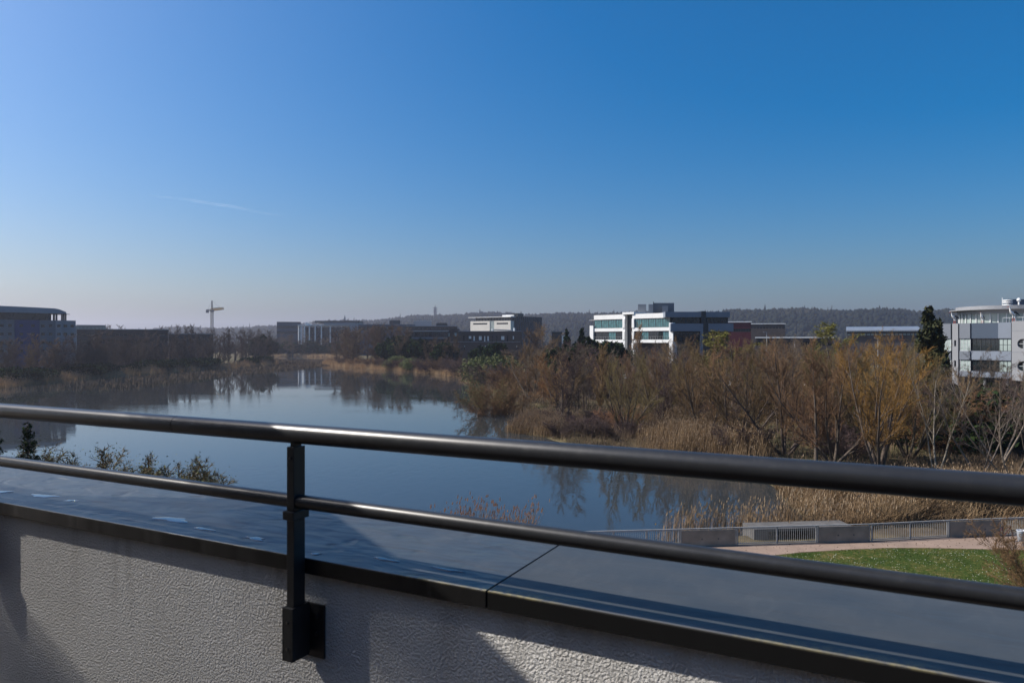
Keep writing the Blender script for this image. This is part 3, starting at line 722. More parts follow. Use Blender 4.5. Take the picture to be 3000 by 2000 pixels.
clumped('pine1', 42, 12, 'pine_tree', M['needle'], lobes(12,5.4,17,.3), 6500, .42, M['bark_far'])
clumped('bush0', 43, 4.2, 'leafy_bush', M['bush_leaf'], lobes(4.2,4.4,14,.14), 12000, .15, M['bark'], .08)
clumped('hedge0', 46, 3.5, 'evergreen_shrub', M['needle'], lobes(3.5,4.0,12,.14), 6500, .2, M['bark_far'], .08)
cl = []
for i in range(34):                          # tall narrow thuja with ragged shoulders
    f = i/33; a = rq.uniform(0,6.28); r = 2.7*(1-f)**.75+.45
    cl.append((r*.55*math.cos(a), r*.55*math.sin(a), .6+15.6*f, r*.62+.15))
clumped('thuja0', 44, 16.6, 'thuja_tree', M['thuja'], cl, 15000, .33, M['bark'])
# willow coming into leaf: rods plus a haze of fresh yellow-green shoots
def flush(key, src, leaf, n, sz, seed, zmin=.35):
    nm, tm, cm = PROTO[src]; v = np.empty(len(cm.vertices)*3, np.float32); cm.vertices.foreach_get('co', v); v = v.reshape(-1,3)
    rs = np.random.RandomState(seed); v = v[v[:,2] > zmin*v[:,2].max()]
    p = v[rs.randint(0,len(v),n)]+rs.randn(n,3)*.12
    V, Q = cards(p, sz, rs); PROTO[key] = (nm, tm, cm, mesh_np(key+'_shoots', V, [Q], leaf))
flush('flush0', 'round_olive', M['catkin'], 6000, .10, 51)
flush('flush1', 'vase0', M['catkin'], 5000, .09, 52, .5)
bare('shrub2', 54, 'bare_shrub', 3.2, 34, 42, sp_shrub, M['bark'], M['twig_olive'], .022)
flush('mound', 'shrub2', M['bush_leaf'], 24000, .024, 55, .15)
flush('shrub_green', 'shrub0', M['bush_leaf'], 9000, .032, 53, .2)

FIRST = {}; NT = [0]
def tree(key, x, y, h=None, label=None, cat='tree', group=None, rz=None, w=1.0, z=None, name=None):
    p = PROTO[key]; rr = random.Random(1000+NT[0]); NT[0] += 1
    if key not in FIRST:
        v = np.empty(len(p[2].vertices)*3, np.float32); p[2].vertices.foreach_get('co', v); FIRST[key] = float(np.percentile(v.reshape(-1,3)[:,2], 99.8))
    s = (h/FIRST[key]) if h else 1.0
    e = empty(name or p[0], (x, y, (gz1(x,y) if z is None else z)-.05), rr.uniform(0,6.28) if rz is None else rz, label, cat, group)
    e.scale = (s*w, s*w, s)
    link('trunk', p[1], e); link('crown', p[2], e)
    if len(p) > 3: link('shoots', p[3], e)
    return e
def tpx(key, u, y, vtop, label=None, **k):     # tree whose tip shows at (u, vtop), y metres off
    if y > 215 and key+'_far' in PROTO: key += '_far'
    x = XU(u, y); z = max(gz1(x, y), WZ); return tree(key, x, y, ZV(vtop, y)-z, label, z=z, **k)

# the named trees of the right bank
tpx('vase1', 2300, 79, 985, 'broad multi-stemmed brown willow in the middle of the right bank thicket', rz=.4)
tpx('vase0', 2170, 83, 1003, 'olive-brown willow leaning left over the dry reed meadow', rz=2.1)
tpx('gold0', 2575, 71, 978, 'golden-orange willow with fanned rods before the dark thuja', w=1.05, rz=1.0)
tpx('far_gold', 2640, 86, 962, 'tall amber-twigged tree rising behind the golden willow', w=1.1)
tpx('white0', 2745, 67.5, 1008, 'slender pale-barked tree forking low in front of the dark thuja', cat='tree', w=.85, rz=.9)
tpx('open0', 2870, 67, 1085, 'bare grey tree with pale stems right of the pale-barked forked tree', rz=.3)
tpx('open1', 2965, 65, 1075, 'crooked purplish bare tree below the stork building', rz=1.3)
tpx('open0', 2930, 74, 1030, 'tall pale bare tree standing in front of the pilotis of the stork building', rz=2.5)
tpx('open1', 2825, 82, 1055, 'purplish bare tree beside the foot of the dark thuja', rz=4.1)
tpx('round1', 2870, 92, 1010, 'bare brown tree covering the lower floors of the stork building', w=.9)
tpx('thuja0', 2726, 94, 906, 'tall dark thuja towering left of the stork building', rz=.5)
tpx('red0', 1618, 137, 1035, 'russet-red twigged tree at the water end of the thicket', w=1.25)
tpx('flush0', 2125, 150, 966, 'yellow-green budding willow in front of the white office building', w=1.6)
tpx('flush1', 2245, 118, 1052, 'small willow with bright yellow-green shoots inside the thicket', w=.8)
tpx('flush0', 2442, 188, 942, 'tall yellowish budding tree standing above the thicket before the wooded hill', w=1.35, rz=2)
tpx('poplar1', 2380, 100, 990, 'straight grey-stemmed tree right of the broad brown willow', w=1.1)
tpx('alder0', 1962, 113, 985, 'slim dark-stemmed tree by the upper edge of the reed meadow')
tpx('poplar1', 1760, 122, 1000, 'thin upright tree left of the slim dark-stemmed tree', w=1.3)
tpx('alder1', 1690, 128, 1005, 'twin-stemmed brown tree right of the russet-red tree')
tpx('shrub_green', 1430, 130.5, 1103, 'round olive bush standing in the water at the tip of the bank', cat='bush', w=.95)
tpx('shrub0', 1490, 135, 1118, 'brown twiggy shrub behind the round olive bush', cat='bush', w=1.3)
tpx('shrub0', 1830, 100, 1185, 'low straw-coloured twiggy shrub at the left end of the reed meadow', cat='bush', w=1.3)
tpx('vase1', 2440, 74, 1000, 'brown multi-stemmed willow between the broad brown and the golden willows', rz=3.3)
tpx('vase0', 2665, 77, 1015, 'olive willow behind the pale-barked forked tree', rz=.9)
tpx('alder0', 2390, 71, 1010, 'straight dark trunk standing at the front edge of the right bank', w=1.2)
tpx('vase1', 2060, 90, 1012, 'brown willow behind the dry reed meadow', rz=5.0)
tpx('vase0', 1930, 105, 1018, 'olive multi-stemmed willow left of the dry reed meadow', rz=4.0)
tpx('vase1', 1640, 124, 1030, 'spreading brown willow beside the russet-red tree', rz=1.5)
tpx('round1', 2790, 88, 1065, 'low bare tree hiding the left foot of the stork building')
tpx('alder1', 2905, 86, 1050, 'bare twin-stemmed tree before the columns of the stork building')
tpx('round0', 2985, 84, 1070, 'bare brown tree before the right columns of the stork building')
for k in range(16):
    u = 2740+k*17; y = 84+(k*37%23)
    tpx(['shrub0','shrub1','hedge0'][k%3], u, y, 1120+(k*29%40), 'dense shrub at the foot of the stork building', cat='bush', group='shrubs below the stork building', w=1.3)
# the thicket between them
rt = random.Random(77)
kinds = ['alder0','alder1','round0','round1','alder_olive','round_olive','vase0','vase1','alder_plum','poplar1']
n = 0
while n < 120:
    y = rt.uniform(86, 200); u = rt.uniform(1540, 2960); x = XU(u, y)
    if shore_dist(np.array([(x,y)]))[0] < 5: continue
    if u > 2660 and y < 122: continue
    vt = (rt.uniform(985, 1050) if u < 2060 else rt.uniform(976, 1055))
    if u > 2700: vt = max(vt, 1060)
    h = ZV(vt, y)
    if not 6 < h < 17: continue
    tpx(rt.choice(kinds), u, y, vt, 'bare brown tree of the dense thicket on the right bank', group='bare trees of the right bank thicket', w=rt.uniform(.85,1.25)); n += 1
for k in range(26):
    y = rt.uniform(76, 170); u = rt.uniform(1560, 2900); x = XU(u, y)
    if shore_dist(np.array([(x,y)]))[0] < 3: continue
    tree(rt.choice(['shrub0','shrub1','shrub1']), x, y, rt.uniform(2.2,4), 'leafless twiggy shrub under the thicket trees', 'bush', 'shrubs under the thicket', w=rt.uniform(1,1.5))
for k in range(14):
    u = rt.uniform(1560, 1900); y = rt.uniform(91, 110); x = XU(u, y)
    if shore_dist(np.array([(x,y)]))[0] < 1: continue
    tree('shrub1', x, y, rt.uniform(1.5,2.4), 'low plum-grey scrub bush on the point beside the lake', 'bush', 'scrub bushes on the point', w=1.5)
# middle bank beyond the round bush, up to the white building
for u, y, vt, key, lab in [
    (1075,378,948,'round0','broad brown tree before the building with white columns'), (1130,368,943,'round1','tall brown tree at the far tip of the right bank'),
    (1165,352,955,'alder0','brown tree leaning beside the tall one on the far right bank'), (1042,392,985,'far0','dim bare tree at the left end of the right bank'),
    (1135,352,992,'pine0','dark evergreen under the tall brown trees of the far right bank'), (1178,345,983,'pine1','dark bushy pine on the right bank left of the black flat-roofed building'),
    (1228,330,992,'pine0','dark pine below the black flat-roofed building'), (1262,322,985,'alder1','thin bare tree between the dark pines'),
    (1300,308,1003,'pine1','dark low pine left of the dark brick building'), (1405,290,1012,'pine0','dark pine below the white windows of the brick building'),
    (1455,276,1004,'pine1','dark pine under the right end of the brick building'), (1330,303,975,'alder0','bare tree before the left end of the brick building'),
    (1600,205,942,'round0','broad bare tree between the brick and the white buildings'), (1560,235,958,'round1','bare tree right of the brick building'),
    (1660,225,965,'spruce1','pointed dark fir left of the white office building'), (1705,206,962,'spruce1','tall dark fir touching the white office building'),
    (1720,188,990,'pine0','dark pine at the foot of the white office building'), (1780,185,1000,'pine1','dark pine under the white office building facade'),
    (1850,205,955,'alder0','thin bare tree crossing the white facade'), (1872,200,945,'poplar1','upright bare tree in front of the white facade'),
    (1930,195,998,'round1','brown tree below the right half of the white facade'), (2010,190,978,'round0','brown round tree before the grey wing of the white building'),
    (1640,180,1018,'pine1','dark pine behind the russet-red tree')]:
    tpx(key, u, y, vt, lab, w=1.0)
for k in range(26):
    u = rt.uniform(985,1330); y = float(np.interp(u,[950,1038,1140,1225,1310,1378],[411,363,332,307,282,256]))+rt.uniform(14,40)
    tpx(rt.choice(['round0','round1','alder0','alder1']), u, y, rt.uniform(950,985) if u < 1190 else rt.uniform(985,1010), 'bare brown tree in the clump at the far tip of the right bank', group='bare trees on the far right bank', w=rt.uniform(1.0,1.3))
for k in range(34):
    u = rt.uniform(1000,1400); y = float(np.interp(u,[950,1038,1140,1225,1310,1378,1420],[411,363,332,307,282,256,200]))+rt.uniform(6,16)
    tree(rt.choice(['shrub0','shrub0','shrub1']), XU(u,y), y, rt.uniform(2.5,5), 'leafless brown shrub behind the reeds of the far right bank', 'bush', 'shrubs behind the far reeds', w=1.5)
for u, y, vt, lab in [(1160,335,1041,'rounded olive bush on the reed edge of the far right bank'),(1430,222,1040,'yellow-olive bush below the dark brick building'),
                      (1215,316,1048,'small olive bush on the reed edge right of the rounded one')]:
    tpx('bush0', u, y, vt, lab, cat='bush', w=1.3)
for u, y, vt in [(1275,300,1042),(1320,290,1045),(1365,274,1045),(1480,190,1060),(1520,180,1065),(1010,396,1040),(1075,366,1043),(1110,352,1046),(1250,308,1050),(1345,284,1052)]:
    tpx(rt.choice(['shrub0','shrub1']), u, y, vt, 'leafless dark shrub on the edge of the far right bank', cat='bush', group='shrubs on the far right bank', w=1.5)
for k in range(30):
    u = rt.uniform(1240,1720); y = rt.uniform(150,290); x = XU(u,y)
    if shore_dist(np.array([(x,y)]))[0] < 7: continue
    tpx(rt.choice(['alder0','alder1','round1','alder_plum']), u, y, rt.uniform(1004,1045), 'bare brown tree on the bank below the dark brick building', group='bare trees below the brick building', w=1.1)
# left bank, dark against the light
def left_shore(u): return float(np.interp(u,[-60,0,136,272,408,544,714,812],[199,204,225,254,279,317,377,423]))
for k in range(64):
    u = 5+k*12.6+rt.uniform(-10,10); y = left_shore(u)+rt.uniform(8,28)
    vt = rt.uniform(962,1000) if u > 230 else rt.uniform(975,1015)
    if u < 225 and k % 2: continue
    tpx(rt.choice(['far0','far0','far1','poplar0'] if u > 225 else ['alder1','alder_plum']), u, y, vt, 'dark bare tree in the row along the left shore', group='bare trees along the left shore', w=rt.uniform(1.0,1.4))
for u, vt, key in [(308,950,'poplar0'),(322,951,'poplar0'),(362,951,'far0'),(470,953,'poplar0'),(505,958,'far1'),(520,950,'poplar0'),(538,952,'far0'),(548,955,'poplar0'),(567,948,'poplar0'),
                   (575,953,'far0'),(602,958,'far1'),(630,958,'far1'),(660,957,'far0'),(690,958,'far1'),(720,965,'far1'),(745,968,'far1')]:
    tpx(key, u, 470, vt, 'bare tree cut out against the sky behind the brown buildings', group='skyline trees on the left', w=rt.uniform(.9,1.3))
tpx('pine0', 770, 440, 981, 'dark evergreen at the end of the left shore tree row', w=1.3)
for k in range(22):
    u = rt.uniform(10,800); y = left_shore(u)+rt.uniform(8,14)
    x = XU(u,y)
    tree('hedge0', x, y, rt.uniform(2.8,5.0), 'dark evergreen shrub at the foot of the left shore trees', 'bush', 'dark shrubs along the left shore', w=1.7)
# the cove between the two banks
for u, vt, key in [(795,985,'far1'),(822,975,'far0'),(850,978,'far1'),(905,1000,'spruce1'),(935,1005,'pine0'),(960,998,'spruce1'),(985,1004,'pine1'),(1015,990,'far1'),(880,1010,'pine1'),(868,995,'far0')]:
    tpx(key, u, 655+rt.uniform(-8,10), vt, 'tree on the far shore of the cove before the white columns', group='trees at the far end of the lake', w=1.15)
for k in range(30):
    u = 790+k*7.6+rt.uniform(-6,6); y = 640+rt.uniform(-12,12)
    tpx(['pine0','pine1','round0','spruce1','alder0'][k%5], u, y, rt.uniform(998,1018) if k%5 in (0,1,3) else rt.uniform(978,1000), 'dark tree in the belt closing the far end of the lake', group='tree belt at the far end of the lake', w=rt.uniform(1.1,1.5))
# near bank on the left, just over the parapet
tree('spruce0', XU(82,34), 34, ZV(1246,34)-gz1(XU(82,34),34), 'small dark spruce rising between the two rails on the left', w=.95)
tree('spruce0', XU(-22,33), 33, ZV(1240,33)-gz1(XU(-22,33),33), 'dark spruce cut by the left edge of the picture', w=1.15)
for u, vt, y, lab in [(150,1346,35,'green-leaved bush right of the small spruce'),(375,1364,36,'rounded green bush over the lower rail left of the post'),(38,1338,36,'green-leaved bush between the two spruces'),
                      (275,1394,36,'thin green bush between the small spruce and the rounded bush')]:
    tpx('mound', u, y, vt, lab, cat='bush', w=1.25)
# shrub at the right edge of the lawn
tree('shrub0', 25.6, 34.6, 3.8, 'bare shrub with brown buds at the right edge of the lawn', 'bush', w=.8)

# ------------------------------------------------------------------ buildings
def win_mesh(cache, w, h, nx, nz, fr, key):
    """frame mesh (origin bottom centre, front towards -y) and pane mesh"""
    k = (round(w,2), round(h,2), nx, nz, key)
    if k not in cache:
        t = fr; a = MB(); a.box(-w/2,w/2,0,.12,0,t); a.box(-w/2,w/2,0,.12,h-t,h); a.box(-w/2,-w/2+t,0,.12,t,h-t); a.box(w/2-t,w/2,0,.12,t,h-t)
        for i in range(1,nx):
            x = -w/2+w*i/nx; a.box(x-t*.35,x+t*.35,.01,.11,t,h-t)
        for i in range(1,nz):
            z = h*i/nz; a.box(-w/2+t,w/2-t,.02,.10,z-t*.35,z+t*.35)
        b = MB(); b.box(-w/2+t*.5,w/2-t*.5,.05,.07,t*.5,h-t*.5); cache[k] = (a,b,{})
    return cache[k]
WC = {}
def window(par, x, y, z, w, h, nx=1, nz=1, fr=.08, fm='dark_frame', gm='glass_dark', rz=0):
    a,b,ms = win_mesh(WC,w,h,nx,nz,fr,'')
    if fm not in ms: ms[fm] = a.mesh('window_frame', M[fm])
    if gm not in ms: ms[gm] = b.mesh('window_pane', M[gm])
    o = link('window', ms[fm], par, (x,y,z), rz); link('pane', ms[gm], o); return o
def facade(P0, P1):
    """frame whose x axis runs along the facade from P0 to P1 (left to right as seen), y goes inwards"""
    a, b = Vector(P0), Vector(P1); return a, math.atan2(b.y-a.y, b.x-a.x), (b-a).length

# --- white office building: lit front block, shaded side wing
P0 = Vector((XU(1740,249),249,0)); P1 = Vector((XU(1962,226),226,0)); org, rz, Lf = facade(P0, P1)
wb = empty('office_building', org, rz, 'white three-storey office building with teal ribbon windows and grey side wing', 'building')
ztop, zmid0, zmid1, zbot0, zbot1 = 21.4, 15.8, 16.9, 12.0, 13.0
D = 15.0; c0, c1 = Lf*.435, Lf*.53             # dark stair slot
mb = MB()
mb.box(0,c0,0,D,ztop-1.5,ztop); mb.box(c1,Lf,0,D,ztop-1.5,ztop)
mb.box(-.0,c0,-.05,D,zmid0,zmid1); mb.box(c1,Lf,-.05,D,zmid0,zmid1)
mb.box(0,c0,-.1,D,zbot0,zbot1); mb.box(c1,Lf,-.1,D,zbot0,zbot1)
mb.box(c0-.9,c0,-.3,D-.1,zbot1,zmid0); mb.box(c0-.9,c0,-.3,D-.1,zmid1,ztop-1.5); mb.box(c1,c1+.9,-.3,D-.1,zbot1,zmid0); mb.box(c1,c1+.9,-.3,D-.1,zmid1,ztop-1.5)
mb.box(c0-.9,c1+.9,-.35,D,ztop,ztop+.7)
mb.box(c0-.9,c0,-.3,2,0,zbot0); mb.box(c1,c1+.9,-.3,2,0,zbot0)
mb.box(-1.6,-.003,-.4,D,zbot0-.1,zmid1+1.0); mb.prism_x([(-.4,5.5),(D,5.5),(D,zmid1+1.4),(-.4,zmid1+1.4)], Lf+.003, Lf+1.5)
mb.build('white_shell', M['white_panel'], wb)
mb = MB(); mb.box(c0,c1,1.2,1.5,0,ztop); mb.build('stair_slot', M['dark_frame'], wb)
mb = MB(); mb.box(1.5,Lf-1.5,2.5,D-1,0,zbot0); mb.build('ground_floor', M['brown_wall'], wb)
for a, b, n in ((0,c0-.9,4),(c1+.9,Lf,5)):
    wd = (b-a)/n
    for i in range(n):
        window(wb, a+wd*(i+.5), .25, zmid1, wd-.02, ztop-1.5-zmid1, 3, 1, .09, 'dark_frame', 'glass_teal')
        window(wb, a+wd*(i+.5), .25, zbot1, wd-.02, zmid0-zbot1, 3, 1, .09, 'dark_frame', 'glass_dark' if (i*7+n) % 3 else 'glass_teal')
    mb = MB(); mb.box(a,b,.9,D-.5,zbot1,ztop-1.6); mb.build('interior', M['dark_frame'], wb)
    mb = MB()
    for z in (zbot1+.95,): mb.box(a,b,-.02,.02,z,z+.05)
    for i in range(n*3+1): mb.box(a+(b-a)*i/(n*3)-.02,a+(b-a)*i/(n*3)+.02,-.018,.018,zbot1,zbot1+.95)
    mb.build('balcony_rail', M['galv'], wb)
mb = MB(); mb.box(.1,Lf-.1,.4,D-.2,ztop-.02,ztop+.12); mb.build('roof', M['roof_flat'], wb)
mb = MB(); mb.box(-3,-.003,1,5,ztop-1.7,ztop-1.4); mb.build('canopy', M['pale_panel'], wb)
def wloc(u, y):
    p = Matrix.Rotation(-rz,3,'Z') @ (Vector((XU(u,y),y,0))-org); return (p.x, p.y)
def wquad(mbx, u0, u1, y0, y1, z0, z1): mbx.prism([wloc(u0,y0),wloc(u1,y0),wloc(u1,y1),wloc(u0,y1)], z0, z1)
for u0, u1 in ((1869,1893),(1900,1914)):
    mb = MB(); wquad(mb,u0,u1,243,250,ztop-.5,ztop+3.6); mb.build('plant_room', M['block_pale'], wb)
mb = MB(); wquad(mb,1914.2,1975,244,254,ztop-.5,ztop+4.1); mb.build('plant_room', M['block_grey'], wb)
mb = MB(); wquad(mb,1940,1957,242,243.6,ztop+.8,ztop+3.0); mb.build('roof_unit', M['pale_panel'], wb)
mb = MB(); wquad(mb,1913.4,1915.2,243.4,243.9,ztop,ztop+4.5); mb.build('louvre', M['dark_frame'], wb)
# wing (in world orientation: its own sub-frame as a child would nest, so it is built in the rotated frame)
wr = -rz; wo = Vector((Lf+1.6, -.4, 0))
def wing_box(mbx, x0,x1,y0,y1,z0,z1):
    c, s = math.cos(wr), math.sin(wr)
    mbx.add([(wo.x+x*c-y*s, wo.y+x*s+y*c, z) for x,y,z in [(x0,y0,z0),(x1,y0,z0),(x1,y1,z0),(x0,y1,z0),(x0,y0,z1),(x1,y0,z1),(x1,y1,z1),(x0,y1,z1)]],
            [(0,3,2,1),(4,5,6,7),(0,1,5,4),(1,2,6,5),(2,3,7,6),(3,0,4,7)])
WL = 17.8
mb = MB(); wing_box(mb,-2.5,8.8,0,14,ztop-1.4,ztop+.3); wing_box(mb,10.2,WL,0,14,ztop-1.4,ztop+.3); wing_box(mb,-.9,9.2,-.6,14,zmid0-.2,zmid1+1.1); wing_box(mb,10.9,WL+.9,-.6,14,zmid0-.2,zmid1+1.1)
wing_box(mb,8.4,9.2,-.6,13,8,zmid0-.2); mb.build('wing', M['wing_panel'], wb)
mb = MB(); wing_box(mb,9.2,10.9,-.3,13,6,zmid1+1.4); wing_box(mb,8.8,10.2,-.2,13,zmid1+1.4,ztop+.5); wing_box(mb,-.5,WL-.2,1.5,13,6,ztop-1.5); mb.build('wing_core', M['dark_frame'], wb)
for i in range(8):
    if i == 4: continue
    x = 1.0+i*2.15; c, s = math.cos(wr), math.sin(wr)
    window(wb, wo.x+x*c-.8*s, wo.y+x*s+.8*c, zmid1+1.1, 2.1, ztop-1.4-zmid1-1.1, 2, 1, .09, 'dark_frame', 'glass_dark', wr)
    if i < 4: window(wb, wo.x+x*c-.3*s, wo.y+x*s+.3*c, zbot1-.5, 2.1, 2.9, 2, 1, .09, 'dark_frame', 'glass_dark', wr)

# --- building with storks on its roof, at the right edge
P0 = Vector((XU(2762,122),122,0)); P1 = Vector((XU(2967,112),112,0)); org, rz, Lf = facade(P0, P1)
sb = empty('office_building', org, rz, 'grey and pale panelled building with round windows and a curved roof pavilion', 'building')
zt = 15.4; k = Lf/205.0
def sx(u): return (u-2762)*k
D = 16
def panel(x0,x1,z0,z1,m,y=0.0,name='wall_panel'):
    b = MB(); b.box(x0,x1,y,y+.35,z0,z1); b.build(name, M[m], sb)
lo = 6.6
b = MB(); b.box(-.2,Lf+9,.7,D,lo+.1,zt-.25); b.build('wall', M['dark_frame'], sb)
b = MB(); b.box(-.3,Lf+9,.45,D+.2,zt-.25,zt-.05); b.build('roof', M['roof_flat'], sb)
zr = [(12.9,zt,'spandrel'),(9.4,10.85,'spandrel'),(lo,7.55,'spandrel')]
xa, xb, xc, xd, xe, xf = 0, sx(2787), sx(2793), sx(2811), sx(2846), sx(2927)
for z0, z1, _ in zr:
    panel(xa,xb,z0,z1,'grey_panel'); panel(xd+.15,xe,z0,z1,'grey_panel'); panel(xf,Lf-.25,z0,z1,'wing_panel')
    panel(xe,xf,z0,z1,'slate_panel' if z0 > 12 else 'wing_panel', .2)
b = MB(); b.wall(xc,xd,lo-4.5,zt,-.1,.35,[(xc+.33,xd-.33,11.6,12.6),(xc+.33,xd-.33,8.2,9.2)]); b.build('pier', M['pale_panel'], sb)
window(sb,(xc+xd)/2,.1,11.6,xd-xc-.7,1.0,1,1,.06); window(sb,(xc+xd)/2,.1,8.2,xd-xc-.7,1.0,1,1,.06)
for z0, z1 in ((10.85,12.9),(7.55,9.4)):
    window(sb,(xa+xb)/2,.15,z0,xb-xa-.05,z1-z0,2,3,.07,'pale_frame','glass_pale')
    window(sb,(xd+.15+xe)/2,.15,z0,xe-xd-.2,z1-z0,3,3,.07,'pale_frame','glass_pale')
    for i in range(3): window(sb,xe+(xf-xe)*(i+.5)/3,.4,z0,(xf-xe)/3-.02,z1-z0,2,2,.07,'dark_frame','glass_dark')
    window(sb,(xf+Lf-.25)/2,.15,z0,Lf-.3-xf,z1-z0,3,2,.07,'dark_frame','glass_pale')
# end block with round windows, a step forward
e0 = Lf+.35
def round_wall(x0,x1,z0,z1,holes,y0,y1,n=20):
    b = MB()
    hz = sorted(holes, key=lambda h: h[1]); cuts = [z0]+[(hz[i][1]+hz[i+1][1])/2 for i in range(len(hz)-1)]+[z1]
    for (cx,cz,r), a, c in zip(hz, cuts, cuts[1:]):
        out = []
        for i in range(n):
            t = 2*math.pi*i/n; dx, dz = math.cos(t), math.sin(t)
            sc = min((x1-cx)/dx if dx > 1e-6 else 1e9, (x0-cx)/dx if dx < -1e-6 else 1e9, (c-cz)/dz if dz > 1e-6 else 1e9, (a-cz)/dz if dz < -1e-6 else 1e9)
            out.append((cx+dx*sc, cz+dz*sc))
        inn = [(cx+r*math.cos(2*math.pi*i/n), cz+r*math.sin(2*math.pi*i/n)) for i in range(n)]
        b.add([(x,y0,z) for x,z in out]+[(x,y0,z) for x,z in inn]+[(x,y1,z) for x,z in inn],
              [(i,(i+1)%n,n+(i+1)%n,n+i) for i in range(n)]+[(n+i,n+(i+1)%n,2*n+(i+1)%n,2*n+i) for i in range(n)])
        # corner fill of the panel outline
        for qx,qz in ((x0,a),(x1,a),(x1,c),(x0,c)):
            ang = math.atan2(qz-cz,qx-cx) % (2*math.pi); i = int(ang/(2*math.pi)*n) % n; j = (i+1)%n
            b.add([(out[i][0],y0,out[i][1]),(qx,y0,qz),(out[j][0],y0,out[j][1])],[(0,1,2)])
    return b
w1 = e0+3.2
rb = round_wall(e0,w1,lo-.25,zt+.15,[(e0+1.55,12.05,.75),(e0+1.55,8.6,.75)],-.9,-.55)
rb.box(e0+.003,w1+3,-.55,D,lo-.25,zt+.14); rb.build('end_block', M['pale_panel'], sb)
b = MB(); b.box(w1,w1+3,-.897,-.553,lo-.25,zt+.15); b.build('end_block', M['pale_panel'], sb)
b = MB(); b.box(e0,w1+3,-.915,-.899,10.72,10.76); b.box(e0,w1+3,-.915,-.899,14.0,14.03); b.build('panel_joint', M['grey_panel'], sb)
for z in (12.05,8.6):
    b = MB(); vs = [(e0+1.55+.78*math.cos(t),-.62,z+.78*math.sin(t)) for t in [2*math.pi*i/24 for i in range(24)]]; b.add(vs,[tuple(range(24))]); g = b.build('round_window', M['glass_dark'], sb)
    b = MB(); b.box(e0+1.52,e0+1.58,-.68,-.63,z-.75,z+.75); b.box(e0+.8,e0+2.3,-.68,-.63,z-.03,z+.03); b.build('mullion', M['pale_frame'], g)
for px_ in (xc+.4, sx(2880), Lf-1.2, Lf+2.6, Lf+5.5):
    for py in (.9, 6):
        b = MB(); b.bar((px_,py,-.3),(px_,py,lo+.1),.22,12); b.build('column', M['pale_panel'], sb, True)
b = MB(); b.box(1.2,Lf-3,4,D,-.2,lo+.1); b.build('ground_floor', M['dark_frame'], sb)
b = MB(); b.box(sx(2816),sx(2830),3.6,3.95,1.0,4.4); b.build('entrance_glass', M['glass_teal'], sb)
# pavilion: glass drum under a wide curved roof, plant storey behind
def sloc(u, y):
    p = Matrix.Rotation(-rz,3,'Z') @ (Vector((XU(u,y),y,0))-org); return (p.x, p.y)
pc = sloc(2955, 130)
def ell(rx, ry, n=48): return [(pc[0]+rx*math.cos(2*math.pi*i/n), pc[1]+ry*math.sin(2*math.pi*i/n)) for i in range(n)]
b = MB(); b.prism(ell(9.2,9.2), zt+2.55, zt+2.72); b.prism(ell(8.2,8.2), zt+2.721, zt+3.25); b.prism(ell(7.9,7.9), zt+1.9, zt+2.548); b.build('pavilion_roof', M['pale_panel'], sb)
b = MB(); b.prism(ell(7.6,7.6), zt-.05, zt+1.9); b.build('pavilion_glass', M['glass_pale'], sb)
b = MB()
for i in range(40):
    t = 2*math.pi*i/40; x, y = pc[0]+7.68*math.cos(t), pc[1]+7.68*math.sin(t); b.box(x-.09,x+.09,y-.09,y+.09,zt-.05,zt+1.9)
b.build('pavilion_mullions', M['pale_frame'], sb)
q_ = [sloc(2952,131),sloc(3120,131),sloc(3120,138),sloc(2952,138)]; b = MB(); b.prism(q_,zt+3.2,zt+4.7); b.build('plant_room', M['slate_panel'], sb)
b = MB()
vx, vy = sloc(2952,128)
for z in (3.4,3.85,4.2): b.lathe([(.6,0),(.78,.05),(.78,.16),(.6,.2)], (vx,vy,zt+z), 16)
b.bar((vx,vy,zt+3.2),(vx,vy,zt+4.4),.12,8); b.bar((vx-.9,vy,zt+3.2),(vx-.9,vy,zt+4.9),.04,6); b.build('vent_stack', M['white_panel'], sb, True)
cx_, cy_ = sloc(2985,127.5); b = MB(); b.bar((cx_,cy_,zt+3.2),(cx_,cy_,zt+4.3),.14,10); b.lathe([(.1,0),(.32,.1),(.32,.45),(.1,.62)],(cx_,cy_,zt+4.1),14); b.build('roof_cowl', M['white_panel'], sb, True)
b = MB()
for x in np.linspace(sx(2935),Lf+6,9): b.bar((x,.5,zt-.1),(x,.5,zt+.75),.025,5)
b.bar((sx(2935),.5,zt+.75),(Lf+6,.5,zt+.75),.03,5); b.build('roof_rail', M['pale_frame'], sb)

